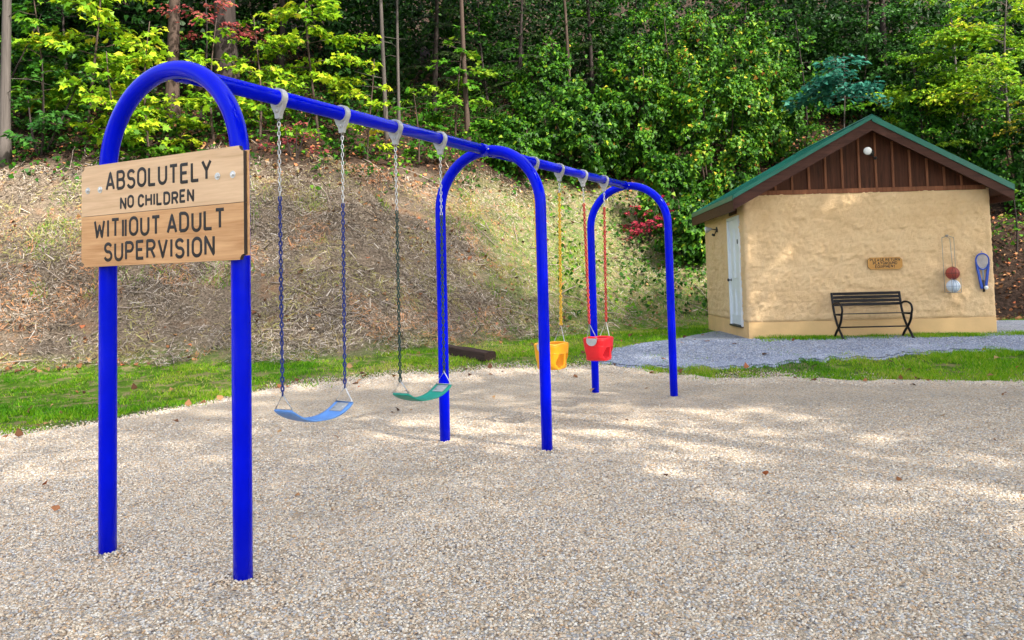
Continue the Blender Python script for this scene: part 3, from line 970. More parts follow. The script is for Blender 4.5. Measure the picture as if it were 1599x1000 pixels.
M_GROOF = simple('green_roof_metal', (0.004, 0.135, 0.098), rough=0.38, spec=0.5, var=0.12, nscale=3)
M_WHITE = simple('white_door_paint', (0.72, 0.77, 0.82), rough=0.45, var=0.06, nscale=4)
M_BLACK = simple('black_metal_paint', (0.018, 0.017, 0.018), rough=0.42, var=0.3, nscale=20)

shed = empty('block_shed', (SHX, SHY, SHZ), SHR, 'small tan split-face block shed with green metal gable roof', 'shed')

def rough_wall(u0, u1, z0, z1, fn, flat=(), step=0.019, seed=0):
    """split-face masonry: each block breaks forward unevenly. fn(u, depth, z) -> xyz, depth positive outwards"""
    us = np.arange(u0, u1 + step * 0.5, step); us[-1] = u1
    zs = np.arange(z0, z1 + step * 0.5, step); zs[-1] = z1
    U, Zz = np.meshgrid(us, zs, indexing='ij')
    P = np.stack([U.ravel() + 31.7 * seed, np.zeros(U.size), Zz.ravel()], 1)
    crs = np.floor(P[:, 2] / 0.203)
    col = np.floor(P[:, 0] / 0.406 + 0.5 * (crs % 2))
    r_ = np.abs(np.sin(crs * 12.9898 + col * 78.233 + seed) * 43758.5453) % 1
    fu = (P[:, 0] / 0.406 + 0.5 * (crs % 2)) % 1
    fz = (P[:, 2] / 0.203) % 1
    edge = np.minimum(np.minimum(fu, 1 - fu) * 0.406, np.minimum(fz, 1 - fz) * 0.203)
    face = 0.78 + 0.22 * np.clip(edge / 0.022, 0, 1)
    Q = P * np.array([1.5, 1, 2.6]) + np.stack([crs * 3.1 + col * 1.7, col * 0, crs * 1.3], 1) * 0.4
    ledge = np.maximum(0, snoise(Q, 8.0, 2) - 0.15)
    d = 0.004 * r_ + 0.006 * snoise(Q, 3.0, 1) + 0.019 * np.sqrt(ledge + 1e-6) * (0.55 + 0.45 * snoise(P, 23.0, 4)) + 0.0065 * snoise(P, 46.0, 3) + 0.004 * np.abs(snoise(P, 19.0, 0))
    d = face * (d + 0.016)
    inn = np.ones(len(P))
    ed = np.minimum(np.minimum(U.ravel() - u0, u1 - U.ravel()), np.minimum(Zz.ravel() - z0, z1 - Zz.ravel()))
    d = d * np.clip(ed / 0.03, 0, 1)
    return np.array([fn(a, q, c) for a, q, c in zip(U.ravel(), d, Zz.ravel())]), grid_faces(len(us), len(zs))

WALLZ = 2.50
V, F = rough_wall(0, SHW, 0.285, WALLZ, lambda u, q, z: (u, -q, z), seed=0)
array_mesh('front_wall', V, F, M_STUC, shed, smooth=True)
MB().box(-0.004, SHW + 0.004, -0.012, 0.10, -0.15, 0.283, 0.004).build('footing', M_BAND, shed)
# left wall, in pieces round the doorway
DY0, DY1, DZ0, DZ1 = 0.330, 1.230, 0.195, 2.165
SIDEZ = 2.40
pieces = [(0.0, DY0, 0.285, SIDEZ), (DY1, SHD, 0.285, SIDEZ), (DY0, DY1, DZ1, SIDEZ)]
Vs, Fs, off = [], [], 0
for k, (a, c, z0, z1) in enumerate(pieces):
    V, F = rough_wall(a, c, z0, z1, lambda u, q, z: (-q, u, z), seed=k + 1)
    Vs.append(V); Fs.append(F[:, ::-1] + off); off += len(V)
array_mesh('side_wall', np.concatenate(Vs), np.concatenate(Fs), M_STUC, shed, smooth=True)
MB().box(-0.012, 0.08, 0.10, DY0 - 0.02, -0.15, 0.283, 0.004).box(-0.012, 0.08, DY1 + 0.02, SHD, -0.15, 0.283, 0.004).box(-0.011, 0.08, DY0 - 0.021, DY1 + 0.021, -0.15, DZ0 - 0.02).build('side_footing', M_BAND, shed)
V, F = rough_wall(0, SHD, 0.285, SIDEZ, lambda u, q, z: (SHW + q, u, z), seed=5)
array_mesh('side_wall', V, F, M_STUC, shed, smooth=True)
MB().box(SHW - 0.08, SHW + 0.012, 0.10, SHD, -0.15, 0.283, 0.004).build('side_footing', M_BAND, shed)
MB().box(0.0, SHW, SHD - 0.1, SHD, -0.15, SIDEZ).build('rear_wall', M_BAND, shed)
MB().box(0.09, 0.18, 0.10, SHD - 0.1, -0.1, SIDEZ - 0.1).box(0.1, SHW - 0.1, 0.11, 0.2, -0.1, WALLZ - 0.1).build('inner_lining', M_BAND, shed)

# door in the left wall
door = MB().box(-0.012, 0.03, DY0 + 0.055, DY1 - 0.055, DZ0 + 0.02, DZ1 - 0.055, 0.003).build('door', M_WHITE, shed)
for s0, s1 in ((DY0 + 0.001, DY0 + 0.053), (DY1 - 0.053, DY1 - 0.001)):
    MB().box(-0.040, 0.06, s0, s1, DZ0, DZ1 - 0.001, 0.003).build('door_frame', M_WHITE, shed)
MB().box(-0.041, 0.06, DY0 + 0.0535, DY1 - 0.0535, DZ1 - 0.053, DZ1 - 0.002, 0.003).build('door_frame', M_WHITE, shed)
MB().box(-0.060, 0.05, DY0 + 0.02, DY1 - 0.02, DZ0 - 0.018, DZ0 + 0.012, 0.003).build('threshold', M_BLACK, shed)
ym = (DY0 + DY1) / 2
for yy0, yy1, zz0, zz1 in ((DY0 + 0.12, ym - 0.03, DZ0 + 0.18, 0.85), (ym + 0.03, DY1 - 0.12, DZ0 + 0.18, 0.85), (DY0 + 0.12, ym - 0.03, 1.05, 1.95), (ym + 0.03, DY1 - 0.12, 1.05, 1.95)):
    mb = MB()
    for q in ((yy0, yy0 + 0.02, zz0, zz1), (yy1 - 0.02, yy1, zz0, zz1), (yy0 + 0.021, yy1 - 0.021, zz0, zz0 + 0.02), (yy0 + 0.021, yy1 - 0.021, zz1 - 0.02, zz1)):
        mb.box(-0.022, -0.012, *q)
    mb.build('panel_moulding', M_WHITE, door)
MB().lathe([(0.026, 0), (0.026, 0.006), (0.010, 0.01), (0.010, 0.035), (0.028, 0.05), (0.030, 0.065), (0.018, 0.075)], 14,
           Matrix.Translation((-0.012, DY1 - 0.12, 1.02)) @ Matrix.Rotation(-math.pi / 2, 4, 'Y')).build('door_knob', M_BLACK, door, True)
MB().box(-0.045, -0.012, DY0 + 0.09, DY0 + 0.115, 1.66, 1.74, 0.003).build('door_hook', M_BLACK, door)
MB().box(-0.045, -0.015, DY0 + 0.10, DY1 - 0.25, DZ1 + 0.03, DZ1 + 0.13, 0.004).build('shaded_header', M_BROWN, shed)  # header over the door, its shade put into the dark brown

# roof geometry: ridge along y
RX, RZ, RS = 2.125, 3.735, 0.542
EXS = {-1: 2.365, 1: 2.285}
FO, BO = 0.30, 0.14
y0r, y1r = -FO, SHD + BO
cs = 1 / math.hypot(1, RS)
def rz_(x): return RZ - RS * abs(x - RX)
for s in (-1, 1):
    # metal panels with raised ribs, each 0.45 m wide along the ridge
    npan = 7
    for k in range(npan):
        a, c = y0r + (y1r - y0r) * k / npan, y0r + (y1r - y0r) * (k + 1) / npan
        mb = MB()
        xe = RX + s * EXS[s]
        ze = rz_(xe)
        xi = RX + s * 0.01
        v = [(xi, a + .001, RZ), (xi, c - .001, RZ), (xe, c - .001, ze), (xe, a + .001, ze)]
        lo_ = [(x, y, z - 0.012) for x, y, z in v]
        mb.add(v + lo_, [(0, 1, 2, 3), (7, 6, 5, 4), (0, 4, 5, 1), (1, 5, 6, 2), (2, 6, 7, 3), (3, 7, 4, 0)])
        rr_ = [(xi, c - 0.018, RZ), (xi, c - 0.006, RZ), (xe, c - 0.006, ze), (xe, c - 0.018, ze)]
        hi_ = [(x, y, z + 0.022) for x, y, z in rr_]
        mb.add(rr_ + hi_, [(4, 5, 6, 7), (0, 4, 7, 3), (1, 2, 6, 5), (2, 3, 7, 6), (0, 1, 5, 4)])
        mb.build('roof_panel', M_GROOF, shed)
    # rake trim (green) and rake fascia (brown) at the front, the same at the back
    for yy, sg in ((y0r, -1), (y1r, 1)):
        xe = RX + s * (EXS[s] + 0.012)
        def band(top, bot, ya, yb):
            P_ = [(RX, RZ + top), (xe, rz_(xe) + top), (xe, rz_(xe) + bot), (RX, RZ + bot)]
            if s < 0: P_ = P_[::-1]
            return MB().prism(P_, min(ya, yb), max(ya, yb))
        band(0.018, -0.050 if s < 0 else -0.085, yy + sg * 0.030, yy - sg * 0.002).build('rake_trim', M_GROOF, shed)
        band(-0.051 if s < 0 else -0.086, -0.242, yy + sg * 0.012, yy - sg * 0.022).build('fascia', M_FASC, shed)
    xe = RX + s * EXS[s]
    ze = rz_(xe)
    a, c = (xe - 0.004, xe + 0.020) if s > 0 else (xe - 0.020, xe + 0.004)
    MB().box(a, c, y0r + 0.003, y1r - 0.003, ze - 0.075, ze + 0.006).build('eave_trim', M_GROOF, shed)
    a, c = (xe - 0.03, xe + 0.006) if s > 0 else (xe - 0.006, xe + 0.03)
    MB().box(a, c, y0r + 0.024, y1r - 0.024, ze - 0.255, ze - 0.077).build('eave_fascia', M_FASC, shed)
    # underside boards
    P_ = [(RX, RZ - 0.125), (RX + s * (EXS[s] - 0.032), rz_(RX + s * (EXS[s] - 0.032)) - 0.125), (RX + s * (EXS[s] - 0.032), rz_(RX + s * (EXS[s] - 0.032)) - 0.145), (RX, RZ - 0.145)]
    if s < 0: P_ = P_[::-1]
    MB().prism(P_, y0r + 0.023, y1r - 0.023).build('soffit', M_BROWN, shed)
mb = MB()
for s in (-1, 1):
    P_ = [(RX, RZ + 0.034), (RX + s * 0.16, RZ + 0.034 - 0.16 * RS), (RX + s * 0.16, RZ + 0.026 - 0.16 * RS), (RX, RZ + 0.026)]
    if s < 0: P_ = P_[::-1]
    mb.prism(P_, y0r - 0.031, y1r + 0.031)
mb.build('ridge_cap', M_GROOF, shed)

# gable: vertical boards and battens
def gable_top(x): return rz_(x) - 0.150
bw = 0.287
x = RX - 7.5 * bw
MB().box(0.10, SHW - 0.06, -0.030, 0.03, WALLZ - 0.035, WALLZ + 0.045, 0.004).build('gable_rail', M_BATTEN, shed)
zb_ = WALLZ + 0.046
k = 0
while x < RX + 7.4 * bw:
    a, c = x + 0.002, x + bw - 0.002
    P_ = []
    a2, c2 = a, c
    if gable_top(a) < zb_ : a2 = RX - (RZ - 0.150 - zb_) / RS + 0.001
    if gable_top(c) < zb_ : c2 = RX + (RZ - 0.150 - zb_) / RS - 0.001
    if a2 < c2 - 0.02:
        pts = [(a2, zb_), (c2, zb_), (c2, max(zb_ + 0.001, gable_top(c2)))]
        if a2 < RX < c2: pts.append((RX, gable_top(RX)))
        pts.append((a2, max(zb_ + 0.001, gable_top(a2))))
        d_ = 0.003 * ((k * 7) % 3)
        MB().prism(pts, -0.006 - d_, 0.014 - d_).build('gable_board', M_BROWN, shed)
    if c < RX + 7 * bw and gable_top(c) > zb_ + 0.05:
        bx0, bx1 = c - 0.017, c + 0.021
        zt = min(gable_top(bx0), gable_top(bx1)) - 0.001
        MB().box(bx0, bx1, -0.034, -0.0125, zb_ + 0.001, zt, 0.003).build('batten', M_BATTEN, shed)
    x += bw
    k += 1
MB().prism([(0.12, zb_), (SHW - 0.12, zb_), (RX, RZ - 0.2)], SHD - 0.06, SHD - 0.02).build('rear_gable', M_BROWN, shed)
MB().box(0.0, SHW, -0.001, 0.12, WALLZ - 0.02, WALLZ - 0.001).build('wall_cap', M_BAND, shed)

SM = Matrix.Translation((SHX, SHY, SHZ)) @ Matrix.Rotation(SHR, 4, 'Z')
def shed_pt(x, y, z): return SM @ Vector((x, y, z))

# flood lights
M_LAMP = simple('white_lamp_glass', (0.85, 0.86, 0.86), rough=0.2, var=0.03)
def flood(loc, rz, aim, label, dark_second):
    o = empty('flood_light', loc, rz, label, 'light')
    MB().lathe([(0.055, 0), (0.055, 0.02), (0.045, 0.03)], 18, Matrix.Rotation(math.pi / 2, 4, 'X')).build('base_plate', M_BLACK, o, True)
    MB().tube([(0, -0.03, 0), (aim[0] * 0.03, -0.08, 0.01), (aim[0] * 0.06, -0.11, aim[1] * 0.02 + 0.01)], 0.011, 8).build('arm', M_BLACK, o, True)
    M_ = Matrix.Translation((aim[0] * 0.075, -0.12, 0.015)) @ Matrix.Rotation(math.radians(90 + 25 * aim[1]), 4, 'X') @ Matrix.Rotation(math.radians(22) * aim[0], 4, 'Y')
    MB().lathe([(0.018, -0.03), (0.026, 0.0), (0.050, 0.05), (0.066, 0.085), (0.069, 0.095)], 18, M_).build('lamp_housing', M_CAST, o, True)
    MB().lathe([(0.064, 0.095), (0.062, 0.103), (0.045, 0.112), (0.02, 0.116)], 18, M_).build('lens', M_LAMP, o, True)
    MB().tube([(0, -0.03, -0.02), (0.02, -0.05, -0.07), (0.035, -0.075, -0.10)], 0.009, 8).build('sensor_arm', M_BLACK, o, True)
    MB().lathe([(0.015, -0.02), (0.024, 0.0), (0.024, 0.035), (0.016, 0.045)], 12, Matrix.Translation((0.035, -0.08, -0.11)) @ Matrix.Rotation(math.radians(70), 4, 'X')).build('motion_sensor', M_BLACK, o, True)
    return o
flood(shed_pt(2.20, -0.016, 3.15), SHR, (-1.2, 0.2), 'white round flood light on the brown gable boards', True)
flood(shed_pt(-0.02, 2.12, 2.02), SHR - math.pi / 2, (-0.9, 0.3), 'flood light on the side wall beside the white door', False)

# playground equipment plaque
M_PLAQ = wood('orange_plaque_wood', (0.62, 0.33, 0.10), (0.46, 0.22, 0.06), 0, 1.5, 0.55, 0.1)
pq = empty('wall_plaque', shed_pt(2.335, -0.032, 1.14), SHR, 'small orange wooden PLEASE RETURN plaque above the bench', 'sign')
c8 = 0.045
hw, hh = 0.292, 0.205
poly = [(-hw + c8, 0), (hw - c8, 0), (hw, c8), (hw, hh - c8), (hw - c8, hh), (-hw + c8, hh), (-hw, hh - c8), (-hw, c8)]
bd = MB().prism(poly, -0.022, 0.0).build('board', M_PLAQ, pq)
bd.data.materials.append(M_BROWN)
for f in bd.data.polygons:
    if abs(f.normal.y) < 0.5: f.material_index = 1
for txt, a, c, z in (('PLEASE RETURN', -0.25, 0.25, 0.142), ('PLAYGROUND', -0.20, 0.20, 0.085), ('EQUIPMENT', -0.165, 0.165, 0.028)):
    lettering(txt, a, c, z, 0.042, 0.0095, -0.0225, M_INK, pq, False)

# ------------------------------------------------------------------ bench
M_BENCH = simple('black_bench_enamel', (0.008, 0.0075, 0.010), rough=0.4, spec=0.25, var=0.25, nscale=15)
bl = shed_pt(1.36, -0.64, 0)
bench = empty('park_bench', (bl.x, bl.y, SHZ + 0.006), SHR, 'black metal slatted park bench against the front wall of the shed', 'bench')
BL_ = 1.17
def smooth_path(pts, n=6):
    out = []
    P = [Vector(p) for p in pts]
    P = [P[0] * 2 - P[1]] + P + [P[-1] * 2 - P[-2]]
    for i in range(1, len(P) - 2):
        for k in range(n):
            t = k / n
            out.append(0.5 * ((2 * P[i]) + (-P[i - 1] + P[i + 1]) * t + (2 * P[i - 1] - 5 * P[i] + 4 * P[i + 1] - P[i + 2]) * t * t + (-P[i - 1] + 3 * P[i] - 3 * P[i + 1] + P[i + 2]) * t ** 3))
    out.append(P[-2])
    return out
for xe in (0.02, BL_ - 0.02):
    # y grows towards the wall: the back bar runs from the top of the back down to the front foot
    back = smooth_path([(xe, 0.50, 0.75), (xe, 0.47, 0.60), (xe, 0.41, 0.42), (xe, 0.33, 0.28), (xe, 0.24, 0.18), (xe, 0.12, 0.08), (xe, 0.04, 0.0)])
    front = smooth_path([(xe + 0.001, 0.07, 0.40), (xe + 0.001, 0.11, 0.30), (xe + 0.001, 0.22, 0.19), (xe + 0.001, 0.36, 0.09), (xe + 0.001, 0.45, 0.0)])
    arm = smooth_path([(xe, 0.45, 0.555), (xe, 0.33, 0.585), (xe, 0.18, 0.585), (xe, 0.07, 0.545), (xe, 0.035, 0.47), (xe, 0.07, 0.395)])
    for nm, pth in (('back_leg', back), ('front_leg', front), ('armrest', arm)):
        MB().tube(pth, 0.021 if nm != 'armrest' else 0.018, 8).build(nm, M_BENCH, bench, True)
    MB().tube([(xe, 0.06, 0.395), (xe, 0.41, 0.39)], 0.013, 8).build('seat_rail', M_BENCH, bench, True)
    for yy in (0.035, 0.455):
        MB().lathe([(0.028, 0.0), (0.026, 0.010), (0.016, 0.016)], 12, Matrix.Translation((xe, yy, 0.0))).build('foot', M_BENCH, bench, True)
def slat(y, z, w, th, ang):
    mb = MB().box(0.0, BL_, -w / 2, w / 2, -th / 2, th / 2, 0.002)
    R_ = Matrix.Translation((0, y, z)) @ Matrix.Rotation(ang, 4, 'X')
    mb.v = [tuple(R_ @ Vector(q)) for q in mb.v]
    return mb.build('slat', M_BENCH, bench)
for y, z in ((0.50, 0.735), (0.485, 0.675), (0.468, 0.615), (0.448, 0.555)):
    slat(y, z, 0.046, 0.014, math.radians(75))
for k in range(6):
    slat(0.075 + k * 0.062, 0.412 - 0.002 * k, 0.045, 0.012, 0)
MB().tube([(0.02, 0.225, 0.185), (BL_ - 0.02, 0.225, 0.185)], 0.012, 8).build('stretcher', M_BENCH, bench, True)

# ------------------------------------------------------------------ ball holder, balls and racket on the wall
M_WIRE = simple('grey_wire', (0.30, 0.29, 0.28), rough=0.5, metal=0.5)
rk = empty('ball_rack', shed_pt(3.405, -0.03, 0.70), SHR, 'thin wire ball holder hung on the shed wall', 'rack')
for dx in (-0.10, 0.10):
    MB().tube([(dx, -0.03, 0.95), (dx, -0.035, 0.45), (dx, -0.04, 0.02)], 0.0045, 6).build('wire', M_WIRE, rk, True)
for dx in (-0.075, 0.075):
    MB().tube([(dx, -0.245, 0.26), (dx, -0.245, 0.02)], 0.0045, 6).build('wire', M_WIRE, rk, True)
MB().tube([(0.0, -0.02, 0.96), (0.0, -0.10, 0.93), (0.0, -0.13, 0.60), (0.0, -0.14, 0.46)], 0.0045, 6).build('cord', M_WIRE, rk, True)
MB().tube([(-0.10, -0.03, 0.95), (0.0, -0.03, 0.985), (0.10, -0.03, 0.95)], 0.005, 6).build('top_wire', M_WIRE, rk, True)
MB().tube([(0.105 * math.cos(a), -0.135 + 0.105 * math.sin(a), 0.02) for a in [2 * math.pi * k / 20 for k in range(20)]], 0.0045, 6, closed=True).build('ring', M_WIRE, rk, True)
MB().lathe([(0.022, 0), (0.022, 0.02), (0.012, 0.03)], 10, Matrix.Translation((0, 0.01, 0.985)) @ Matrix.Rotation(math.pi / 2, 4, 'X')).build('wall_hook', M_WIRE, rk, True)

def ball(name, loc, r, mats, label, seams):
    V, F, mi = [], [], []
    n, m = 28, 18
    o = empty(name, loc, SHR, label, 'ball')
    mb = MB().lathe([(max(0.0005, r * math.sin(math.pi * k / m)), r - r * math.cos(math.pi * k / m)) for k in range(m + 1)], n)
    s_ = mb.build('skin', mats[0], o, True)
    for k in seams:
        ring_ = []
        for q in range(36):
            a = 2 * math.pi * q / 36
            if k == 'v': p = (0, r * math.cos(a), r * math.sin(a))
            elif k == 'h': p = (r * math.cos(a), r * math.sin(a), 0)
            else:
                off_ = k
                w = math.sqrt(max(0, r * r - (off_ * (0.5 + 0.5 * math.cos(2 * a))) ** 2))
                p = (off_ * (0.5 + 0.5 * math.cos(2 * a)), w * math.cos(a), w * math.sin(a))
            ring_.append((p[0], p[1], p[2] + r))
        MB().tube(ring_, 0.0032, 6, closed=True).build('seam', mats[1], o, True)
    return o
M_BASK = simple('red_brown_ball', (0.33, 0.055, 0.035), rough=0.55, var=0.15, nscale=20, bump=0.2, bscale=200)
M_SEAM = simple('dark_seam', (0.03, 0.015, 0.012), rough=0.6)
M_VOLL = simple('pale_ball', (0.66, 0.74, 0.84), rough=0.45, var=0.1, nscale=15)
M_VSEAM = simple('blue_grey_seam', (0.16, 0.26, 0.44), rough=0.5)
p = shed_pt(3.405, -0.165, 0.935)
ball('basketball', p, 0.110, (M_BASK, M_SEAM), 'red brown basketball resting on the pale ball in the wire holder', ['v', 'h', 0.06, -0.06])
p = shed_pt(3.405, -0.165, 0.717)
ball('volleyball', p, 0.109, (M_VOLL, M_VSEAM), 'pale white and blue ball at the bottom of the wire holder', ['h', 0.05, -0.05, 'v'])

M_RBLUE = simple('blue_nylon', (0.015, 0.075, 0.46), rough=0.5, var=0.2, nscale=18)
M_STR = simple('grey_strings', (0.55, 0.58, 0.66), rough=0.5)
rq = empty('racket', shed_pt(3.96, -0.035, 0.715), SHR, 'blue racket in a blue sleeve hanging at the right end of the shed wall', 'racket')
hd = [(0.108 * math.sin(a) * (1.0 + 0.12 * math.cos(a)), -0.03, 0.515 + 0.135 * math.cos(a)) for a in [2 * math.pi * k / 32 for k in range(32)]]
MB().tube(hd, 0.013, 8, closed=True).build('frame', M_RBLUE, rq, True)
mb = MB()
for k in range(-5, 6):
    x_ = k * 0.018
    zz = 0.128 * math.sqrt(max(0, 1 - (x_ / 0.104) ** 2))
    mb.tube([(x_, -0.031, 0.515 - zz), (x_, -0.031, 0.515 + zz)], 0.0030, 4)
for k in range(-6, 7):
    z_ = k * 0.020
    xx = 0.103 * math.sqrt(max(0, 1 - (z_ / 0.134) ** 2))
    mb.tube([(-xx, -0.029, 0.515 + z_), (xx, -0.029, 0.515 + z_)], 0.0030, 4)
mb.build('strings', M_STR, rq)
# throat and sleeve: two broad blue straps tapering to the handle
for s in (-1, 1):
    V = [(s * 0.116, 0.50), (s * 0.070, 0.385), (s * 0.012, 0.06), (s * 0.048, 0.05), (s * 0.102, 0.38)]
    if s > 0: V = V[::-1]
    MB().prism(V, -0.045, -0.012).build('sleeve', M_RBLUE, rq)
MB().tube([(0, -0.03, 0.38), (0, -0.03, 0.10)], 0.010, 8).build('shaft', M_VSEAM, rq, True)
MB().tube([(0, -0.03, 0.20), (0, -0.03, 0.0)], [0.017, 0.021], 10).build('handle', M_BLACK, rq, True)
MB().lathe([(0.008, 0), (0.026, 0.012), (0.034, 0.035), (0.030, 0.055), (0.014, 0.068)], 14, Matrix.Translation((0.018, -0.075, 0.035))).build('shuttlecock', M_LAMP, rq, True)
MB().tube([(0, -0.03, 0.65), (0.004, -0.02, 0.685), (0, 0.0, 0.695)], 0.004, 6).build('hanging_loop', M_RBLUE, rq, True)

# ------------------------------------------------------------------ railway timber on the verge
M_TIE = wood('weathered_dark_timber', (0.060, 0.036, 0.030), (0.020, 0.012, 0.010), 1, 0.9, 0.8, 0.8)
tx, ty = -0.75, 13.02
tie = MB()
L2 = 0.62
sec = [(-0.10, 0.0), (0.10, 0.0), (0.108, 0.02), (0.10, 0.128), (0.085, 0.142), (-0.085, 0.140), (-0.102, 0.125), (-0.106, 0.02)]
V, F = [], []
ny_ = 9
for j in range(ny_):
    y = -L2 + 2 * L2 * j / (ny_ - 1)
    for k, (x, z) in enumerate(sec):
        V.append((x + 0.005 * math.sin(j * 2.1 + k), y + (0.010 * math.sin(k * 1.7) if j in (0, ny_ - 1) else 0), z + 0.005 * math.sin(j * 1.3 + k * 2.2) * (z > 0.1)))
for j in range(ny_ - 1):
    for k in range(8):
        l = (k + 1) % 8
        F.append((j * 8 + k, j * 8 + l, (j + 1) * 8 + l, (j + 1) * 8 + k))
F += [tuple(range(7, -1, -1)), tuple((ny_ - 1) * 8 + k for k in range(8))]
t_ = tie.add(V, F).build('railway_timber', M_TIE)
z_a = hgt(tx + 0.36, ty - 0.48); z_b = hgt(tx - 0.36, ty + 0.48)
t_.location = (tx, ty, hgt(tx, ty) - 0.03)
t_.rotation_euler = (math.atan2(z_b - z_a, 1.2) * 0.6, 0, math.atan2(0.60, 0.80))
tag(t_, 'dark weathered timber beam lying on the grass verge below the bank', 'timber')

# ------------------------------------------------------------------ grass, straw, fallen leaves
M_GRASS = leafmat('grass_blade', [(0.0, (0.035, 0.14, 0.004)), (0.3, (0.085, 0.28, 0.006)), (0.6, (0.20, 0.42, 0.010)), (0.82, (0.40, 0.48, 0.04)), (1.0, (0.46, 0.38, 0.18))], 0.35, 0.5)
def grass_points(n, x0, x1, y0, y1):
    x, y = sample_rect(n, x0, x1, y0, y1)
    t = toe_dist(x, y)
    gt = gravel_top(x)
    pb, ptp = pad_bot(x), pad_top(x)
    inpad = (x > 1.3) & (y > pb + 0.10 + 0.22 * noise2(x, y, 3.5, 1)) & (y < ptp - 0.05)
    de = np.clip((y - gt + 0.22 + np.where(x > 1.8, 0.12, 0) + 0.30 * noise2(x, y, 2.6, 4)) / np.where(x > 1.8, 0.75, 1.15), 0, 1) ** 1.4
    pat = 0.5 + 0.5 * noise2(x, y, 1.5, 2) + 0.35 * noise2(x, y, 4.0, 5)
    den = de * np.clip(-0.12 + 0.85 * pat + 0.32 * noise2(x, y, 5.0, 3), 0.03, 1)
    den = np.where((x > 1.8) & ~inpad & (y > gt) & (y < pb + 0.4), np.maximum(den, 0.70 * np.clip(0.1 + pat + 0.3 * noise2(x, y, 5.0, 3), 0.05, 1)), den)
    den = np.where(inpad, np.clip(0.25 * pat - 0.17, 0, 1), den)
    # weeds along the foot of the shed's front wall
    foot = (x > 4.1) & (x < 8.6) & (y > 13.6) & (y < 14.29 - 0.035 * (x - 4.0))
    den = np.where(foot, np.clip(0.75 * pat - 0.05 + 0.3 * (y - 13.95), 0, 0.9), den)
    shed_in = (x > 4.0) & (x < 8.45) & (y > 14.29 - 0.035 * (x - 4.0)) & (y < 17.8)
    den = np.where(shed_in, 0, den)
    # thinning out up the bank, except for greener right part and a few tufts
    green = np.clip((x + 0.7 + 0.30 * (y - 15) + 0.8 * noise2(x, y, 1.2, 3)) / 1.8, 0, 1) * np.clip(0.35 + 0.9 * noise2(x, y, 2.4, 6), 0.1, 1) * (x < 6.0) * np.clip((5.0 - t) / 2.0, 0, 1) * np.clip(0.25 + pat, 0, 1)
    tuft = (noise2(x, y, 1.3, 6) + 0.4 * noise2(x, y, 3.1, 1) > 0.72) * 0.35 + ((np.abs(x + 6.3) < 1.3) & (t > 2.0) & (t < 4.5)) * 0.45 * np.clip(pat, 0, 1)
    up = np.clip(1 - (t + 0.15 * noise2(x, y, 2.2, 3)) / 0.55, 0, 1)
    den = np.where(t > -0.2, np.maximum(np.maximum(den * up, 0.85 * green), tuft * (t < 5.2) * (x < 6.0)), den)
    k = rng.uniform(size=n) < den
    return x[k], y[k]
gp = [grass_points(430000, -9.5, 13.0, 7.4, 21.0), grass_points(36000, 4.0, 9.5, 13.45, 14.4), grass_points(70000, 1.7, 9.8, 10.2, 12.7), grass_points(90000, -8.5, 1.5, 8.0, 14.0)]
gx_, gy_ = np.concatenate([q[0] for q in gp]), np.concatenate([q[1] for q in gp])
gzv = height(gx_, gy_)
nb = len(gx_)
tall = np.clip(0.5 + 0.5 * noise2(gx_, gy_, 2.0, 1), 0.15, 1)
H_ = rng.uniform(0.022, 0.055, nb) * (0.6 + 0.7 * tall) * np.where(toe_dist(gx_, gy_) > 0.5, 2.3, 1.0) * np.where((gy_ > 13.5) & (gy_ < 14.3) & (gx_ > 4), 1.7, 1.0)
rn = np.clip(0.50 + 0.30 * noise2(gx_, gy_, 1.1, 4) + 0.10 * noise2(gx_, gy_, 3.0, 2) + rng.normal(0, 0.16, nb), 0, 1)
o = blades('grass', np.stack([gx_, gy_, gzv - 0.012], 1), H_, 0.65, rng.uniform(0.010, 0.020, nb), rn, M_GRASS)
tag(o, 'short green grass on the verge, the bank and before the shed', None, None, 'stuff')

M_STRAW = leafmat('dry_straw', [(0.0, (0.022, 0.018, 0.015)), (0.28, (0.085, 0.065, 0.048)), (0.46, (0.22, 0.175, 0.13)), (0.66, (0.36, 0.305, 0.245)), (0.86, (0.52, 0.47, 0.41)), (0.93, (0.30, 0.28, 0.10)), (1.0, (0.42, 0.21, 0.10))], 0.15, 0.8)
n = 540000
x, y = sample_rect(n, -13, 7, 11.5, 25)
t = toe_dist(x, y)
k = (t > 0.15 + 0.35 * noise2(x, y, 1.6, 2)) & (t < 5.25 + 0.5 * noise2(x, y, 1.2, 5)) & (np.abs(x) < 0.70 * y + 1)
k &= rng.uniform(size=n) < (1 - 0.60 * np.clip((x - 0.2 + 0.30 * (y - 15) + 0.5 * noise2(x, y, 1.2, 3)) / 1.6, 0, 1)) * np.clip(0.72 + 0.55 * noise2(x, y, 1.4, 3) + 0.3 * noise2(x, y, 4.5, 1), 0.08, 1)
x, y = x[k], y[k]
n = len(x)
z = height(x, y)
e = 0.05
nx_ = -(height(x + e, y) - z) / e; ny2 = -(height(x, y + e) - z) / e
Nn = unit(np.stack([nx_, ny2, np.ones(n)], 1))
dr = unit(rng.normal(size=(n, 3)))
dr = unit(dr - Nn * (dr * Nn).sum(1, keepdims=True) * 0.65 + np.array([0, -0.15, -0.15]))
C_ = np.stack([x, y, z], 1) + Nn * (rng.uniform(0.0, 1.0, n) ** 1.5 * (0.05 + 0.05 * np.clip(0.5 + 0.5 * noise2(x, y, 3.0, 2), 0, 1)))[:, None]
rn = np.clip(0.50 + 0.14 * noise2(x, y, 1.1, 2) + rng.normal(0, 0.27, n), 0, 0.95)
rn = np.where((noise2(x, y, 0.8, 5) > 0.35) & (rng.uniform(size=n) < 0.30), 1.0, rn)
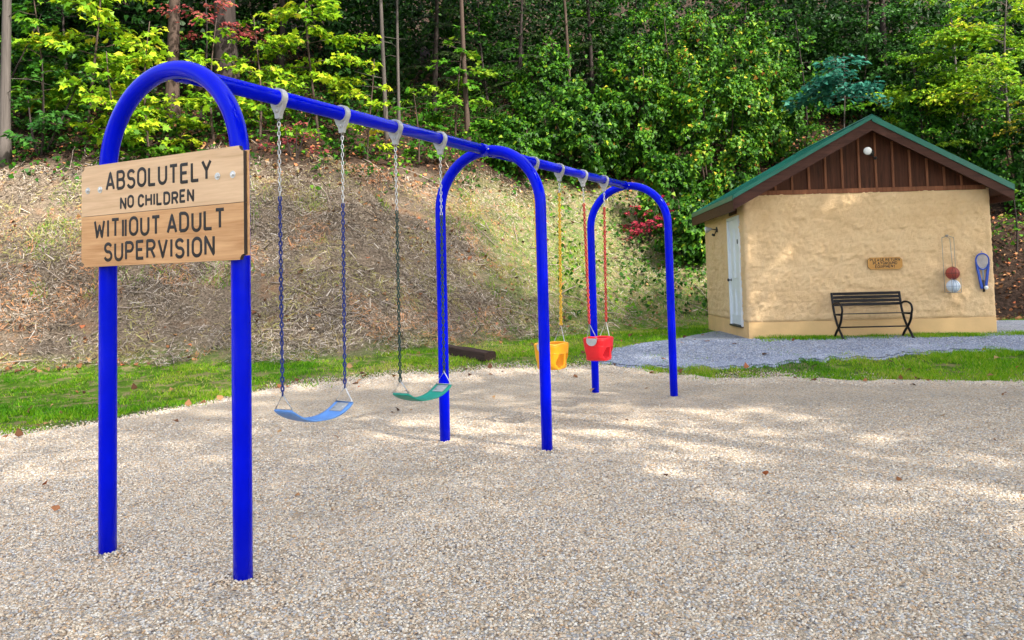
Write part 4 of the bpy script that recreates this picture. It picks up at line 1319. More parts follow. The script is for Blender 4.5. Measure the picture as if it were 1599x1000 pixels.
rn = np.where((noise2(x, y, 1.3, 3) > 0.15) & (rng.uniform(size=n) < 0.35), 0.93, rn)
S_ = rng.uniform(0.035, 0.105, n) * np.where(rng.uniform(size=n) < 0.04, 2.0, 1.0)
LEAVES['straw'] = np.array([(-0.06, 0), (0.06, 0), (0.035, 1.0), (-0.035, 1.0)])
o = leaf_cloud('dry_straw', C_, dr, Nn + rng.normal(0, 0.35, (n, 3)), S_, rn, 'straw', M_STRAW, None, 0.0)
tag(o, 'tangle of dry straw and cut stems covering the bank', None, None, 'stuff')

# cut sticks lying on the bank
M_STICK = wood('grey_dead_stick', (0.36, 0.30, 0.25), (0.15, 0.115, 0.09), 2, 2.0, 0.9, 0.2)
mb = MB()
for i in range(150):
    xx = random.uniform(-11, 5); yy = random.uniform(12.5, 21)
    tt = float(toe_dist(np.array([xx]), np.array([yy]))[0])
    if not (0.4 < tt < 6): continue
    ln = random.uniform(0.4, 1.3); a = random.uniform(0, 6.28)
    pts = []
    for k in range(5):
        q = k / 4
        X_ = xx + math.cos(a) * ln * q + random.uniform(-0.02, 0.02); Y_ = yy + math.sin(a) * ln * q * 0.6
        pts.append((X_, Y_, hgt(X_, Y_) + 0.03 + 0.05 * math.sin(q * 3.0) * random.random()))
    mb.tube(pts, [0.012, 0.011, 0.009, 0.007, 0.004], 5)
o = mb.build('dead_sticks', M_STICK, None, True)
tag(o, 'grey dead sticks strewn over the bank', None, None, 'stuff')

M_FALL = leafmat('fallen_leaf', [(0.0, (0.07, 0.035, 0.022)), (0.35, (0.16, 0.07, 0.035)), (0.6, (0.30, 0.13, 0.05)), (0.8, (0.42, 0.26, 0.12)), (1.0, (0.42, 0.12, 0.05))], 0.1, 0.7)
n = 60000
x, y = sample_rect(n, -14, 16, 5.0, 30)
t = toe_dist(x, y)
gt = gravel_top(x)
edge = np.exp(-((y - gt) / 0.35) ** 2)
den = np.where(t < 0, 0.010 + 0.10 * edge * (0.4 + 0.6 * (x < 0)), np.where(t < 4.6, 0.05 + 0.35 * np.clip(noise2(x, y, 0.9, 5), 0, 1), 0.6))
den = np.where((x > 8.2) & (t > -0.3), 0.9, den)
den = np.where((x > 4.0) & (x < 8.45) & (y > 14.27 - 0.035 * (x - 4.0)) & (y < 17.8), 0, den)
den = np.where(y < gt - 0.5, 0.006, den)
k = (rng.uniform(size=n) < den) & (np.abs(x) < 0.75 * y + 2)
x, y = x[k], y[k]; n = len(x)
z = np.where(y < gravel_top(x), und_z(x, y), height(x, y))
Nn = unit(np.stack([rng.normal(0, .35, n), rng.normal(-0.25, .35, n), np.ones(n)], 1))
C_ = np.stack([x, y, z + 0.010], 1)
o = leaf_cloud('fallen_leaves', C_, rng.normal(size=(n, 3)), Nn, rng.uniform(0.05, 0.11, n) * np.where(y < gravel_top(x) - 0.8, 0.6, 1.0), np.clip(rng.uniform(size=n), 0, 1), 'ivy', M_FALL, None, 0.25)
tag(o, 'brown fallen leaves on the forest floor, verge and gravel', None, None, 'stuff')

# ------------------------------------------------------------------ trees and shrubs
M_BARK_G = wood('grey_bark', (0.105, 0.09, 0.082), (0.035, 0.03, 0.027), 2, 0.35, 0.9, 0.8)
M_BARK_D = wood('dark_bark', (0.045, 0.034, 0.031), (0.016, 0.012, 0.011), 2, 0.35, 0.9, 0.9)
M_BARK_B = wood('brown_bark', (0.085, 0.058, 0.046), (0.03, 0.02, 0.016), 2, 0.35, 0.9, 0.8)
LM = {
    'yellowgreen': leafmat('yellow_green_leaf', [(0.0, (0.03, 0.10, 0.006)), (0.3, (0.09, 0.22, 0.010)), (0.6, (0.20, 0.36, 0.012)), (0.85, (0.42, 0.48, 0.02)), (1.0, (0.58, 0.46, 0.05))], 0.4),
    'green': leafmat('mid_green_leaf', [(0.0, (0.007, 0.035, 0.004)), (0.4, (0.024, 0.105, 0.007)), (0.75, (0.075, 0.23, 0.010)), (1.0, (0.22, 0.34, 0.02))], 0.35),
    'deep': leafmat('deep_green_leaf', [(0.0, (0.006, 0.028, 0.007)), (0.5, (0.018, 0.075, 0.013)), (1.0, (0.05, 0.15, 0.016))], 0.25, 0.4),
    'wood': leafmat('shaded_wood_leaf', [(0.0, (0.004, 0.018, 0.003)), (0.5, (0.013, 0.055, 0.005)), (0.85, (0.045, 0.13, 0.008)), (1.0, (0.16, 0.22, 0.02))], 0.25),  # deep shade of the far wood is put into these darker greens
    'hemlock': leafmat('hemlock_needle', [(0.0, (0.006, 0.016, 0.005)), (0.5, (0.015, 0.036, 0.008)), (1.0, (0.045, 0.082, 0.013))], 0.15),
    'vine': leafmat('vine_leaf', [(0.0, (0.006, 0.028, 0.004)), (0.4, (0.024, 0.095, 0.007)), (0.72, (0.08, 0.22, 0.010)), (0.90, (0.24, 0.33, 0.015)), (0.97, (0.46, 0.36, 0.03)), (1.0, (0.32, 0.13, 0.03))], 0.35),
    'red': leafmat('red_leaf', [(0.0, (0.10, 0.018, 0.022)), (0.4, (0.24, 0.042, 0.050)), (0.7, (0.38, 0.10, 0.09)), (1.0, (0.26, 0.17, 0.04))], 0.4),
    'crimson': leafmat('crimson_leaf', [(0.0, (0.12, 0.010, 0.022)), (0.5, (0.34, 0.020, 0.05)), (1.0, (0.48, 0.07, 0.10))], 0.4),
    'teal': leafmat('blue_green_leaf', [(0.0, (0.006, 0.055, 0.038)), (0.5, (0.018, 0.125, 0.085)), (1.0, (0.05, 0.21, 0.14))], 0.35),
    'gold': leafmat('golden_leaf', [(0.0, (0.14, 0.18, 0.02)), (0.4, (0.36, 0.32, 0.025)), (0.8, (0.56, 0.38, 0.035)), (1.0, (0.52, 0.25, 0.035))], 0.4),
}

def rv(n, s): return rng.normal(0, s, (n, 3))

def trunk_path(h, lean, wig, n=9):
    ph = rng.uniform(0, 6.28, 2)
    return [Vector((lean[0] * h * (k / n) + wig * math.sin(ph[0] + 3.0 * k / n) - wig * math.sin(ph[0]), lean[1] * h * (k / n) + wig * math.sin(ph[1] + 2.4 * k / n) - wig * math.sin(ph[1]),
                    -0.25 + (h + 0.25) * k / n)) for k in range(n + 1)]

def path_at(pts, q):
    f = q * (len(pts) - 1)
    i = min(int(f), len(pts) - 2)
    return pts[i].lerp(pts[i + 1], f - i)

def layered_tree(name, loc, h, spread, label, cat, leafm, bark, leaf=0.10, kind='maple', nlimb=16, base=0.15, lean=(0, 0), r0=0.05, group=None,
                 rise=0.30, droop=0.25, dens=1.0, tone=0.5, side=None, flat=0.45, top=0.98, stems=1):
    """tapered trunk, limbs in tiers, twigs in flat sprays carrying separate leaves"""
    o = empty(name, loc, 0, label, cat, group)
    tb = MB()
    C, D, NN, S, R_ = [], [], [], [], []
    for st in range(stems):
        ln = lean if stems == 1 else (lean[0] + 0.35 * math.cos(st * 2.4 + 0.5), lean[1] + 0.35 * math.sin(st * 2.4 + 0.5))
        hh = h * (1 if st == 0 else rng.uniform(0.7, 0.95))
        tp = trunk_path(hh, ln, 0.04 * hh)
        tb.tube(tp, [r0 * (1.25 if k == 0 else 1.0) * (1 - 0.86 * k / (len(tp) - 1)) + 0.004 for k in range(len(tp))], 9)
        for i in range(max(3, nlimb // stems)):
            q = base + (top - base) * (i + rng.uniform(0.1, 0.9)) / (nlimb // stems)
            p0 = path_at(tp, min(q, 0.999))
            a = i * 2.39996 + rng.uniform(-0.5, 0.5) + st
            if side is not None and rng.uniform() < 0.6:
                a = side + rng.normal(0, 0.7)
            prof = 1.0 - 0.75 * max(0, (q - 0.35) / 0.65) ** 1.6
            L_ = spread * prof * rng.uniform(0.65, 1.12)
            dirv = Vector((math.cos(a), math.sin(a), rise * rng.uniform(0.3, 1.6)))
            lp = []
            for k in range(6):
                u = k / 5
                lp.append(p0 + Vector((dirv.x, dirv.y, 0)) * L_ * u + Vector((0, 0, L_ * (dirv.z * u - droop * u * u))) + Vector(rng.normal(0, 0.02 * L_, 3)) * (k > 0))
            rl = max(0.006, r0 * 0.35 * (1 - q * 0.6))
            tb.tube(lp, [rl * (1 - 0.8 * k / 5) + 0.002 for k in range(6)], 5)
            clump = rng.normal(0, 0.10)
            nt_ = max(4, int(9 * L_ / 0.9 * dens ** 0.5))
            for j in range(nt_):
                u = 0.18 + 0.82 * (j + rng.uniform()) / nt_
                b0 = path_at(lp, min(u, 0.999))
                sg = 1 if j % 2 else -1
                ta = a + sg * rng.uniform(0.5, 1.1) * (1.05 - 0.6 * u)
                tl = L_ * rng.uniform(0.28, 0.50) * (1.15 - 0.55 * u)
                tv = np.array([math.cos(ta), math.sin(ta), rng.normal(0.02, 0.16)])
                e = b0 + Vector(tv) * tl
                if j % 2 == 0:
                    tb.tube([b0, e], [0.004, 0.0015], 3, caps=False)
                m = max(3, int(tl / (leaf * 0.30) * dens))
                w = rng.uniform(0.05, 1.08, m)
                sgn = np.where(rng.uniform(size=m) < 0.5, -1, 1)
                perp = np.array([-tv[1], tv[0], 0]) * sgn[:, None]
                c = np.array(b0)[None, :] + tv[None, :] * tl * w[:, None] + rv(m, leaf * 0.28) * np.array([1, 1, 0.8])
                c[:, 2] -= 0.10 * tl * w * w
                C.append(c)
                D.append(tv[None, :] * 0.6 + perp * rng.uniform(0.3, 1.0, m)[:, None] + rv(m, 0.25) + np.array([0, 0, -0.22]))
                NN.append(np.array([[0.10 * math.cos(a), -0.30 + 0.10 * math.sin(a), 1.0]]) + rv(m, flat))
                S.append(leaf * rng.uniform(0.45, 1.3, m))
                R_.append(np.clip(tone + clump + rng.normal(0, 0.17, m) + 0.10 * (u - 0.5), 0, 1))
    tb.build('trunk', bark, o, True)
    leaf_cloud('crown', np.concatenate(C), np.concatenate(D), np.concatenate(NN), np.concatenate(S), np.concatenate(R_), kind, leafm, o)
    return o

def hemlock(name, loc, h, spread, label, r0=0.09, n=46, base=0.06, dens=1.0, tone=0.45, group='dark hemlocks on the hillside'):
    o = empty(name, loc, 0, label, 'tree', group)
    tb = MB()
    tp = trunk_path(h, (0, 0), 0.02 * h)
    tb.tube(tp, [r0 * (1 - 0.92 * k / (len(tp) - 1)) + 0.004 for k in range(len(tp))], 9)
    C, D, NN, S, R_ = [], [], [], [], []
    for i in range(n):
        q = base + (0.99 - base) * (i + rng.uniform()) / n
        p0 = path_at(tp, min(q, 0.999))
        a = i * 2.39996 + rng.uniform(-0.4, 0.4)
        L_ = spread * (1.02 - 0.9 * q) * rng.uniform(0.7, 1.15)
        lp = []
        for k in range(6):
            u = k / 5
            lp.append(p0 + Vector((math.cos(a) * L_ * u, math.sin(a) * L_ * u, L_ * (0.12 * u - 0.42 * u * u))))
        tb.tube(lp, [0.016 * (1 - 0.85 * k / 5) for k in range(6)], 4)
        cl = rng.normal(0, 0.12)
        m_t = max(5, int(L_ / 0.085))
        for j in range(m_t):
            u = 0.12 + 0.88 * (j + rng.uniform()) / m_t
            b0 = np.array(path_at(lp, min(u, 0.999)))
            sg = 1 if j % 2 else -1
            ta = a + sg * rng.uniform(0.6, 1.1)
            tl = L_ * 0.34 * (1.2 - 0.85 * u) + 0.10
            tv = np.array([math.cos(ta), math.sin(ta), -0.25])
            m = max(4, int(tl / 0.022 * dens))
            w = rng.uniform(0, 1, m)
            s2 = np.where(rng.uniform(size=m) < 0.5, -1, 1)
            perp = np.array([-tv[1], tv[0], 0]) * s2[:, None]
            c = b0 + tv * tl * w[:, None] + rv(m, 0.012)
            c[:, 2] -= 0.14 * tl * w * w
            C.append(c); D.append(tv * 0.9 + perp * 0.75 + rv(m, 0.22) + np.array([0, 0, -0.15])); NN.append(np.array([[0, -0.25, 1.0]]) + rv(m, 0.35))
            S.append(rng.uniform(0.05, 0.11, m)); R_.append(np.clip(tone + cl + rng.normal(0, 0.18, m) + 0.25 * (w - 0.5), 0, 1))
    tb.build('trunk', M_BARK_D, o, True)
    LEAVES['needle'] = np.array([(0, 0), (-0.13, 0.5), (0, 1.0), (0.13, 0.5)])
    leaf_cloud('crown', np.concatenate(C), np.concatenate(D), np.concatenate(NN), np.concatenate(S), np.concatenate(R_), 'needle', LM['hemlock'], o, 0.03)
    return o

def vine_mound(name, loc, rx, ry, rz, label, nleaf, leaf=0.105, tone=0.5, mat='vine', group='trees smothered in vines', cat='tree', stems=4):
    """a small tree smothered in climbing leaves: leaves hang like shingles over a lumpy body"""
    o = empty(name, loc, 0, label, cat, group)
    tb = MB()
    for k in range(stems):
        a = rng.uniform(0, 6.28)
        tx_, ty_ = 0.5 * rx * math.cos(a), 0.5 * ry * math.sin(a)
        pts = [(tx_ * 0.3, ty_ * 0.3, -0.2), (tx_ * 0.6 + 0.05, ty_ * 0.6, rz * 0.5), (tx_, ty_, rz * 1.1), (tx_ * 1.2, ty_ * 1.15, rz * 1.75)]
        tb.tube(pts, [0.035, 0.028, 0.02, 0.008], 6)
    tb.build('trunk', M_BARK_B, o, True)
    nleaf = int(nleaf * 1.25)
    n = int(nleaf * 2.6)
    d = unit(rng.normal(size=(n, 3)) * np.array([1, 1, 1]))
    d[:, 1] = np.where(rng.uniform(size=n) < 0.72, -np.abs(d[:, 1]), d[:, 1])
    shell = 1.0 - 0.32 * rng.uniform(size=n) ** 1.5
    lump = 1.0 + 0.38 * snoise(d * 2.2 + np.array(loc), 1.4, 1) + 0.16 * snoise(d * 5 + np.array(loc), 1.6, 2)
    P = d * np.array([rx, ry, rz]) * (shell * lump)[:, None] + np.array([0, 0, rz * 0.92])
    gap = snoise(P + np.array(loc), 3.4, 3) + 0.6 * snoise(P + np.array(loc), 8.0, 4)
    ok = (gap > 0.05 + 0.25 * (rng.uniform(size=len(gap)) - 0.5)) & (P[:, 2] > -0.1)
    P, d, gap, sh_ = P[ok][:nleaf], d[ok][:nleaf], gap[ok][:nleaf], shell[ok][:nleaf]
    n = len(P)
    NN = unit(d / np.array([rx, ry, rz])) * 0.9 + np.array([0, -0.25, 0.55]) + rv(n, 0.42)
    D = np.array([0, -0.1, -0.8]) + rv(n, 0.55) + d * 0.3
    R_ = np.clip(tone - 0.06 + 0.16 * gap + rng.normal(0, 0.18, n) - 0.35 * (sh_[:n] < 0.80), 0, 1)  # inner leaves and gap edges darker: shade inside the mound painted in
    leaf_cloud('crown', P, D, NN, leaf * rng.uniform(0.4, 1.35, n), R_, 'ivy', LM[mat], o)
    return o

def tall_tree(name, px, t, r0, h, label, bark, lean=(0, 0), leafm='green', crown_z=0.68, crown_r=3.4, n=3200):
    loc = on_hill(px, t)
    o = empty(name, loc, 0, label, 'tree', 'tall trunks rising out of the frame')
    tb = MB()
    tp = trunk_path(h, lean, 0.012 * h, 16)
    m = len(tp)
    tb.tube(tp, [r0 * (1.5 - 0.5 * min(1, k / 1.5)) * (1 - 0.75 * k / (m - 1)) for k in range(m)], 14)
    C = []
    for i in range(14):
        q = crown_z + (0.98 - crown_z) * i / 14
        p0 = path_at(tp, q)
        a = i * 2.4 + rng.uniform(-.4, .4)
        L_ = crown_r * rng.uniform(0.6, 1.1)
        e = p0 + Vector((math.cos(a) * L_, math.sin(a) * L_, L_ * rng.uniform(0.1, 0.6)))
        tb.tube([p0, p0.lerp(e, 0.5) + Vector((0, 0, 0.15)), e], [r0 * 0.3, r0 * 0.18, 0.01], 5)
        k = n // 14
        w = rng.uniform(0.25, 1.1, k)
        C.append(np.array(p0) + (np.array(e) - np.array(p0)) * w[:, None] + rv(k, 0.42))
    # a few dead side twigs on the bare stem
    for i in range(7):
        q = rng.uniform(0.10, 0.6); p0 = path_at(tp, q); a = rng.uniform(0, 6.28); L_ = rng.uniform(0.3, 0.9)
        tb.tube([p0, p0 + Vector((math.cos(a) * L_ * .5, math.sin(a) * L_ * .5, 0.05)), p0 + Vector((math.cos(a) * L_, math.sin(a) * L_, -0.05 + 0.2 * rng.uniform()))], [0.012, 0.008, 0.003], 4)
    tb.build('trunk', bark, o, True)
    C = np.concatenate(C); k = len(C)
    leaf_cloud('crown', C, rv(k, 1.0), np.array([[0, 0, 1.0]]) + rv(k, 0.5), rng.uniform(0.14, 0.30, k), np.clip(rng.normal(0.5, .2, k), 0, 1), 'ivy', LM[leafm], o)
    return o

# bare stems of tall trees
tall_tree('tall_tree', 4, 5.2, 0.115, 11, 'pale grey trunk at the far left edge of the wood', M_BARK_G, (-0.03, 0))
tall_tree('tall_tree', 268, 7.4, 0.16, 12, 'grey trunk rising behind the top of the near arch', M_BARK_B, (0.0, 0))
tall_tree('tall_tree', 358, 7.6, 0.31, 13, 'thickest dark trunk, behind the right shoulder of the near arch', M_BARK_D, (0.005, 0))
tall_tree('tall_tree', 606, 7.0, 0.065, 9, 'slim grey trunk left of its thinner neighbour above the first swing', M_BARK_G, (0.01, 0))
tall_tree('tall_tree', 626, 7.4, 0.05, 9, 'thinnest pale stem close beside a slim grey trunk', M_BARK_G, (0.03, 0))
tall_tree('tall_tree', 736, 6.2, 0.080, 10, 'straight brown trunk standing above the second swing', M_BARK_B, (0.0, 0))
tall_tree('tall_tree', 897, 8.2, 0.060, 10, 'slim dark stem among the hemlocks above the middle arch', M_BARK_B, (-0.02, 0))
tall_tree('tall_tree', 1392, 9.5, 0.12, 11, 'shadowy trunk behind the ridge of the shed roof', M_BARK_D, (0.01, 0))

def H(px, t): return on_hill(px, t)
G1 = 'yellow green saplings along the top of the bank'
layered_tree('maple_sapling', H(135, 6.2), 4.3, 1.35, 'bright yellow green maple sapling left of the near arch', 'tree', LM['yellowgreen'], M_BARK_B, 0.195, 'maple', 20, 0.16, r0=0.035, group=G1, tone=0.55)
layered_tree('maple_sapling', H(235, 5.5), 3.1, 1.15, 'yellow leaved maple sapling seen through the near arch', 'tree', LM['yellowgreen'], M_BARK_B, 0.182, 'maple', 15, 0.10, r0=0.03, group=G1, tone=0.62)
layered_tree('maple_sapling', H(335, 5.8), 2.7, 1.0, 'low green maple sapling under the shoulder of the near arch', 'tree', LM['yellowgreen'], M_BARK_B, 0.156, 'maple', 13, 0.10, r0=0.03, group=G1, tone=0.48)
layered_tree('maple_sapling', H(500, 6.6), 4.6, 1.5, 'tiered yellow green maple sapling above the first swing', 'tree', LM['yellowgreen'], M_BARK_B, 0.156, 'maple', 22, 0.25, r0=0.035, group=G1, tone=0.50, droop=0.35)
layered_tree('maple_sapling', H(575, 5.6), 2.5, 0.95, 'small golden tinged maple sapling behind the beam between the first two swings', 'tree', LM['yellowgreen'], M_BARK_B, 0.143, 'maple', 12, 0.18, r0=0.025, group=G1, tone=0.66)
layered_tree('maple_sapling', H(715, 6.6), 3.6, 1.1, 'fresh green maple sapling round the straight brown trunk', 'tree', LM['green'], M_BARK_B, 0.169, 'maple', 15, 0.2, r0=0.03, group=G1, tone=0.72)
layered_tree('maple_sapling', H(655, 5.6), 1.9, 0.9, 'low leafy sapling beneath the beam beside the second swing', 'tree', LM['green'], M_BARK_B, 0.143, 'maple', 11, 0.12, r0=0.025, group=G1, tone=0.66)
layered_tree('maple_sapling', H(185, 5.2), 2.4, 1.1, 'broad bright green sapling behind the left leg top of the near arch', 'tree', LM['yellowgreen'], M_BARK_B, 0.17, 'maple', 15, 0.10, r0=0.03, group=G1, tone=0.45)
layered_tree('maple_sapling', H(405, 5.9), 2.9, 1.1, 'green sapling just right of the near arch behind the beam', 'tree', LM['yellowgreen'], M_BARK_B, 0.15, 'maple', 15, 0.12, r0=0.03, group=G1, tone=0.42)
layered_tree('maple_sapling', H(60, 6.8), 3.6, 1.2, 'green maple sapling just right of the pale left trunk', 'tree', LM['green'], M_BARK_B, 0.17, 'maple', 17, 0.15, r0=0.03, group=G1, tone=0.66)
layered_tree('sourwood', H(308, 6.6), 4.4, 1.25, 'thin reddish sourwood between the two thick trunks', 'tree', LM['red'], M_BARK_D, 0.13, 'oval', 15, 0.55, r0=0.03, dens=0.7, tone=0.55)
layered_tree('red_shrub', H(462, 5.3), 0.9, 0.7, 'low pinkish red shrub on the bank beside the first swing chain', 'shrub', LM['red'], M_BARK_D, 0.085, 'oval', 10, 0.15, r0=0.018, dens=0.8, tone=0.45, stems=3, group='red leaved shrubs')
layered_tree('red_shrub', H(1008, 3.2), 1.25, 0.72, 'crimson shrub at the right end of the bank beside the farthest arch', 'shrub', LM['crimson'], M_BARK_D, 0.10, 'oval', 26, 0.2, r0=0.02, dens=1.0, tone=0.5, stems=3, group='red leaved shrubs')
layered_tree('rhododendron', H(62, 5.6), 2.0, 0.95, 'dark glossy evergreen shrub beside the pale left trunk', 'shrub', LM['deep'], M_BARK_D, 0.15, 'oval', 20, 0.08, r0=0.03, dens=1.1, tone=0.65, stems=3, group='evergreen shrubs')
layered_tree('rhododendron', H(-30, 6.4), 2.8, 1.2, 'dark evergreen shrub cut by the left edge', 'shrub', LM['deep'], M_BARK_D, 0.15, 'oval', 20, 0.08, r0=0.03, dens=1.0, tone=0.7, stems=3, group='evergreen shrubs')
layered_tree('rhododendron', H(105, 8.3), 4.4, 1.4, 'dark green broadleaf behind the left maple sapling', 'tree', LM['deep'], M_BARK_D, 0.14, 'oval', 22, 0.10, r0=0.04, tone=0.6)

hemlock('hemlock', H(680, 9.0), 8.0, 1.9, 'dark hemlock behind the pair of slim grey trunks', tone=0.5)
hemlock('hemlock', H(815, 7.6), 6.6, 1.9, 'feathery dark hemlock right of the straight brown trunk', tone=0.48)
hemlock('hemlock', H(930, 9.2), 7.6, 2.0, 'tall dark hemlock above the bucket swings', tone=0.55)
hemlock('hemlock', H(440, 10.2), 8.0, 2.0, 'dark hemlock in the gap between the maples above the first swing', tone=0.42, dens=0.8)
hemlock('hemlock', H(170, 11.0), 8.0, 2.1, 'shadowed hemlock high behind the left maple sapling', tone=0.4, dens=0.8)

vine_mound('vine_tree', H(905, 5.5), 1.15, 0.9, 1.35, 'low vine covered mound above the beam by the bucket swings', 7000, tone=0.45)
vine_mound('vine_tree', H(1005, 5.6), 1.25, 1.0, 1.9, 'vine covered tree directly above the farthest arch', 9500, tone=0.5)
vine_mound('vine_tree', H(1120, 4.6), 1.35, 1.0, 2.1, 'yellow flecked vine covered tree at the left end of the shed roof', 11000, tone=0.56)
vine_mound('vine_tree', H(1075, 7.6), 1.5, 1.0, 2.3, 'tall vine covered tree high behind the left eave', 9000, tone=0.54)
vine_mound('vine_tree', H(1195, 6.6), 1.25, 1.0, 2.0, 'green vine covered tree left of the blue green sapling', 8000, tone=0.5)
vine_mound('vine_tree', H(1075, 2.3), 0.7, 0.6, 0.85, 'low vine covered bush at the corner between bank and shed', 3800, tone=0.42)
vine_mound('vine_tree', H(1045, 3.6), 0.8, 0.7, 1.0, 'vine covered bush right behind the crimson shrub', 5000, tone=0.46)
vine_mound('vine_tree', H(865, 7.2), 1.1, 0.9, 1.5, 'vine covered tree left of the vine wall beneath the hemlocks', 6000, tone=0.46)
vine_mound('vine_tree', H(1592, 3.8), 1.0, 0.8, 1.2, 'dark leafy thicket climbing the slope right of the shed', 4200, tone=0.34, mat='green', group='thickets behind the shed')
vine_mound('vine_tree', H(1480, 5.2), 1.3, 0.9, 1.5, 'dark leafy thicket behind the right slope of the shed roof', 5200, tone=0.36, mat='green', group='thickets behind the shed')
vine_mound('vine_tree', H(800, 5.6), 0.9, 0.7, 0.75, 'small vine covered bush behind the shoulder of the middle arch', 3600, tone=0.45)

layered_tree('green_tree', H(1000, 9.5), 6.5, 2.0, 'leafy green tree at the top above the vine covered trees', 'tree', LM['green'], M_BARK_D, 0.11, 'oval', 26, 0.3, r0=0.06, dens=1.1, tone=0.6)
layered_tree('green_tree', H(1160, 9.2), 6.0, 2.0, 'leafy green tree with drooping tiers above the left roof slope', 'tree', LM['green'], M_BARK_D, 0.11, 'oval', 26, 0.3, r0=0.06, dens=1.1, tone=0.66, droop=0.4)
layered_tree('blue_green_sapling', H(1325, 4.4), 4.0, 1.75, 'blue green sapling leaning over the left slope of the shed roof', 'tree', LM['teal'], M_BARK_G, 0.18, 'oval', 24, 0.70, lean=(-0.08, 0), r0=0.028, dens=1.0, tone=0.5, side=math.pi, rise=0.25, droop=0.45, flat=0.6)
layered_tree('green_tree', H(1350, 8.6), 6.4, 1.9, 'dark green tree behind the peak of the shed roof', 'tree', LM['deep'], M_BARK_D, 0.12, 'oval', 26, 0.15, r0=0.06, dens=1.0, tone=0.62)
layered_tree('green_tree', H(1265, 6.4), 4.2, 1.3, 'mid green tree behind the blue green sapling', 'tree', LM['green'], M_BARK_D, 0.10, 'oval', 20, 0.15, r0=0.04, dens=1.0, tone=0.45)
layered_tree('beech_tree', H(1600, 4.2), 5.6, 2.9, 'yellow green beech reaching in tiers from the right edge', 'tree', LM['yellowgreen'], M_BARK_G, 0.12, 'oval', 30, 0.42, r0=0.06, dens=1.25, tone=0.47, side=math.pi, droop=0.22)
layered_tree('beech_tree', H(1500, 7.2), 5.6, 1.9, 'green beech behind the right slope of the shed roof', 'tree', LM['green'], M_BARK_G, 0.10, 'oval', 24, 0.12, r0=0.05, dens=1.1, tone=0.66)
layered_tree('gold_sapling', H(1605, 3.2), 3.9, 0.85, 'golden leaved sapling at the right edge above the eave', 'tree', LM['gold'], M_BARK_B, 0.11, 'oval', 14, 0.50, r0=0.03, dens=0.9, tone=0.45)
layered_tree('green_tree', H(1440, 4.6), 3.5, 1.15, 'fresh green young tree peeping over the right roof slope', 'tree', LM['green'], M_BARK_D, 0.11, 'oval', 18, 0.10, r0=0.04, tone=0.7)
layered_tree('green_tree', H(1585, 2.2), 1.7, 0.75, 'small green sapling just right of the shed', 'tree', LM['green'], M_BARK_D, 0.10, 'oval', 12, 0.25, r0=0.025, dens=0.6, tone=0.68)
layered_tree('green_tree', H(1440, 10.5), 6.5, 2.0, 'green tree highest above the right roof slope', 'tree', LM['green'], M_BARK_D, 0.11, 'oval', 26, 0.2, r0=0.06, dens=1.0, tone=0.5)
layered_tree('green_tree', H(770, 9.8), 5.6, 1.7, 'green tree between the two hemlocks at the top centre', 'tree', LM['green'], M_BARK_D, 0.11, 'oval', 22, 0.15, r0=0.05, dens=0.9, tone=0.45)

# undergrowth at the top of the bank and the wood behind, which read as masses
n = 90000
x, y = sample_rect(n, -15, 17, 15, 32)
t = toe_dist(x, y)
den = np.where((t > 4.2) & (t < 12), np.clip(0.60 + 0.75 * noise2(x, y, 1.6, 2) + 0.4 * noise2(x, y, 4.0, 3), 0.03, 1) * np.clip((t - 4.3) / 1.2, 0.05, 1), 0)
den = np.where((x > 8.3) & (t > 1.5) & (t < 5), 0.10, den)
den = np.where((x > 1.0) & (x < 9.0) & (t > 0.6) & (t < 5), 0.20 + 0.35 * np.clip((x - 2.6) / 1.0, 0, 1), den)
k = (rng.uniform(size=n) < den) & (np.abs(x) < 0.72 * y + 1)
x, y = x[k], y[k]; n = len(x)
z = height(x, y) + np.abs(rng.normal(0, 0.20, n)) * (0.7 + 0.5 * noise2(x, y, 2.0, 1)) + 0.03
o = leaf_cloud('undergrowth', np.stack([x, y, z], 1), rv(n, 0.8) + np.array([0, -0.3, -0.1]), np.array([[0, -0.45, 1.0]]) + rv(n, 0.4), rng.uniform(0.06, 0.13, n),
               np.clip(0.45 + 0.2 * noise2(x, y, 1.0, 4) + rng.normal(0, 0.2, n), 0, 1), 'ivy', LM['green'])
tag(o, 'low leafy undergrowth along the top of the bank', None, None, 'stuff')

n = 560000
x, y = sample_rect(n, -19, 22, 19, 36)
t = toe_dist(x, y)
hh = rng.uniform(0.1, 5.0, n) ** 1.0
P = np.stack([x, y, height(x, y) + hh], 1)
cl = snoise(P, 1.1, 2) + 0.7 * snoise(P, 2.6, 3)
kx = x / y
near = np.where(((kx > -0.13) & (kx < 0.10)) | ((kx > -0.33) & (kx < -0.22)), 10.2, 7.8)
k = (t > near) & (t < 16) & (cl > -0.12 + 0.5 * (hh > 3.5)) & (np.abs(x) < 0.72 * y + 1)
P, cl = P[k], cl[k]; n = len(P)
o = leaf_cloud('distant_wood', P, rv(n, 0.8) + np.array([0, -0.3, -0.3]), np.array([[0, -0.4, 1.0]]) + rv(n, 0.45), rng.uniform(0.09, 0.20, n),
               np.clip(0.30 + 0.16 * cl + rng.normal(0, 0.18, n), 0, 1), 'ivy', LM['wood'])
tag(o, 'dense far wood filling the hillside behind the trees', None, None, 'stuff')

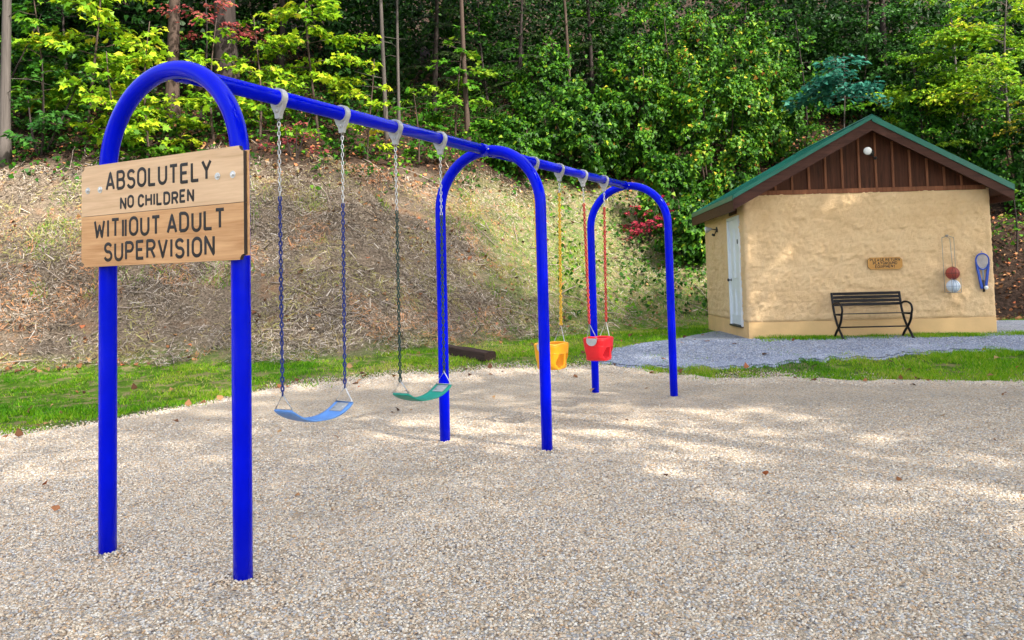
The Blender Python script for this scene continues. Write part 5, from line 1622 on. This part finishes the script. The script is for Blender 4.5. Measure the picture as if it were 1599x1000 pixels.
SHADE = [(12.2, 9.0, 16, 4.2, 5200), (7.0, 1.5, 26, 5.0, 5200), (11.0, 3.5, 26, 5.0, 5200), (8.7, -3.6, 26, 5.0, 3400), (4.6, -2.4, 24, 4.6, 2800), (14.5, 1.0, 30, 5.2, 5200), (5.5, -1.2, 12, 3.6, 1700), (3.2, -4.8, 15, 4.2, 2600), (8.5, -8.5, 25, 4.8, 4600), (2.0, -11.0, 21, 4.6, 4600), (24.0, 2.0, 28, 5.4, 5600), (9.5, -5.0, 15, 4.2, 2200), (13.5, -1.0, 15, 4.2, 4200), (14.5, 6.0, 14, 4.0, 4200), (5.0, -9.0, 16, 4.2, 2400), (10.5, 2.0, 13, 3.6, 3600), (17.5, 2.5, 20, 4.8, 5200),
         (13.0, -7.0, 21, 4.8, 2600), (8.0, -12.0, 20, 4.8, 4600), (19.0, -3.5, 25, 5.0, 5200), (20.5, 8.5, 20, 4.8, 4600), (14.5, -13.0, 26, 5.0, 5200)]
# big trees behind and right of the camera, whose crowns dapple the playground
def shade_tree(x, y, h, r, label, n, cz=None):
    o = empty('shade_tree', (x, y, 0), 0, label, 'tree', 'tall trees behind the playground that cast the dappled shade')
    tb = MB()
    tp = trunk_path(h, (0, 0), 0.15, 10)
    tb.tube(tp, [0.22 * (1 - 0.8 * k / 10) for k in range(11)], 12)
    C, Rr = [], []
    for i in range(30):
        q = 0.45 + 0.54 * i / 30
        p0 = path_at(tp, q)
        a = i * 2.4 + rng.uniform(-.4, .4)
        L_ = r * rng.uniform(0.55, 1.1) * (1 - 0.5 * max(0, q - 0.6) / 0.4)
        e = p0 + Vector((math.cos(a) * L_, math.sin(a) * L_, L_ * rng.uniform(0.0, 0.4)))
        tb.tube([p0, p0.lerp(e, 0.5) + Vector((0, 0, 0.2)), e], [0.07, 0.045, 0.012], 6)
        k = int(n * 0.66) // 30
        w = rng.uniform(0.2, 1.1, k)
        C.append(np.array(p0) + (np.array(e) - np.array(p0)) * w[:, None] + rv(k, 0.55))
    tb.build('trunk', M_BARK_G, o, True)
    C = np.concatenate(C); k = len(C)
    leaf_cloud('crown', C, rv(k, 1.0), np.array([[0, 0, 1.0]]) + rv(k, 0.5), rng.uniform(0.16, 0.32, k), np.clip(rng.normal(0.5, .2, k), 0, 1), 'ivy', LM['green'], o)
for i, (x, y, h, r, n) in enumerate(SHADE):
    shade_tree(x, y, h, r, 'tall broadleaf tree standing out of view behind the playground', n)
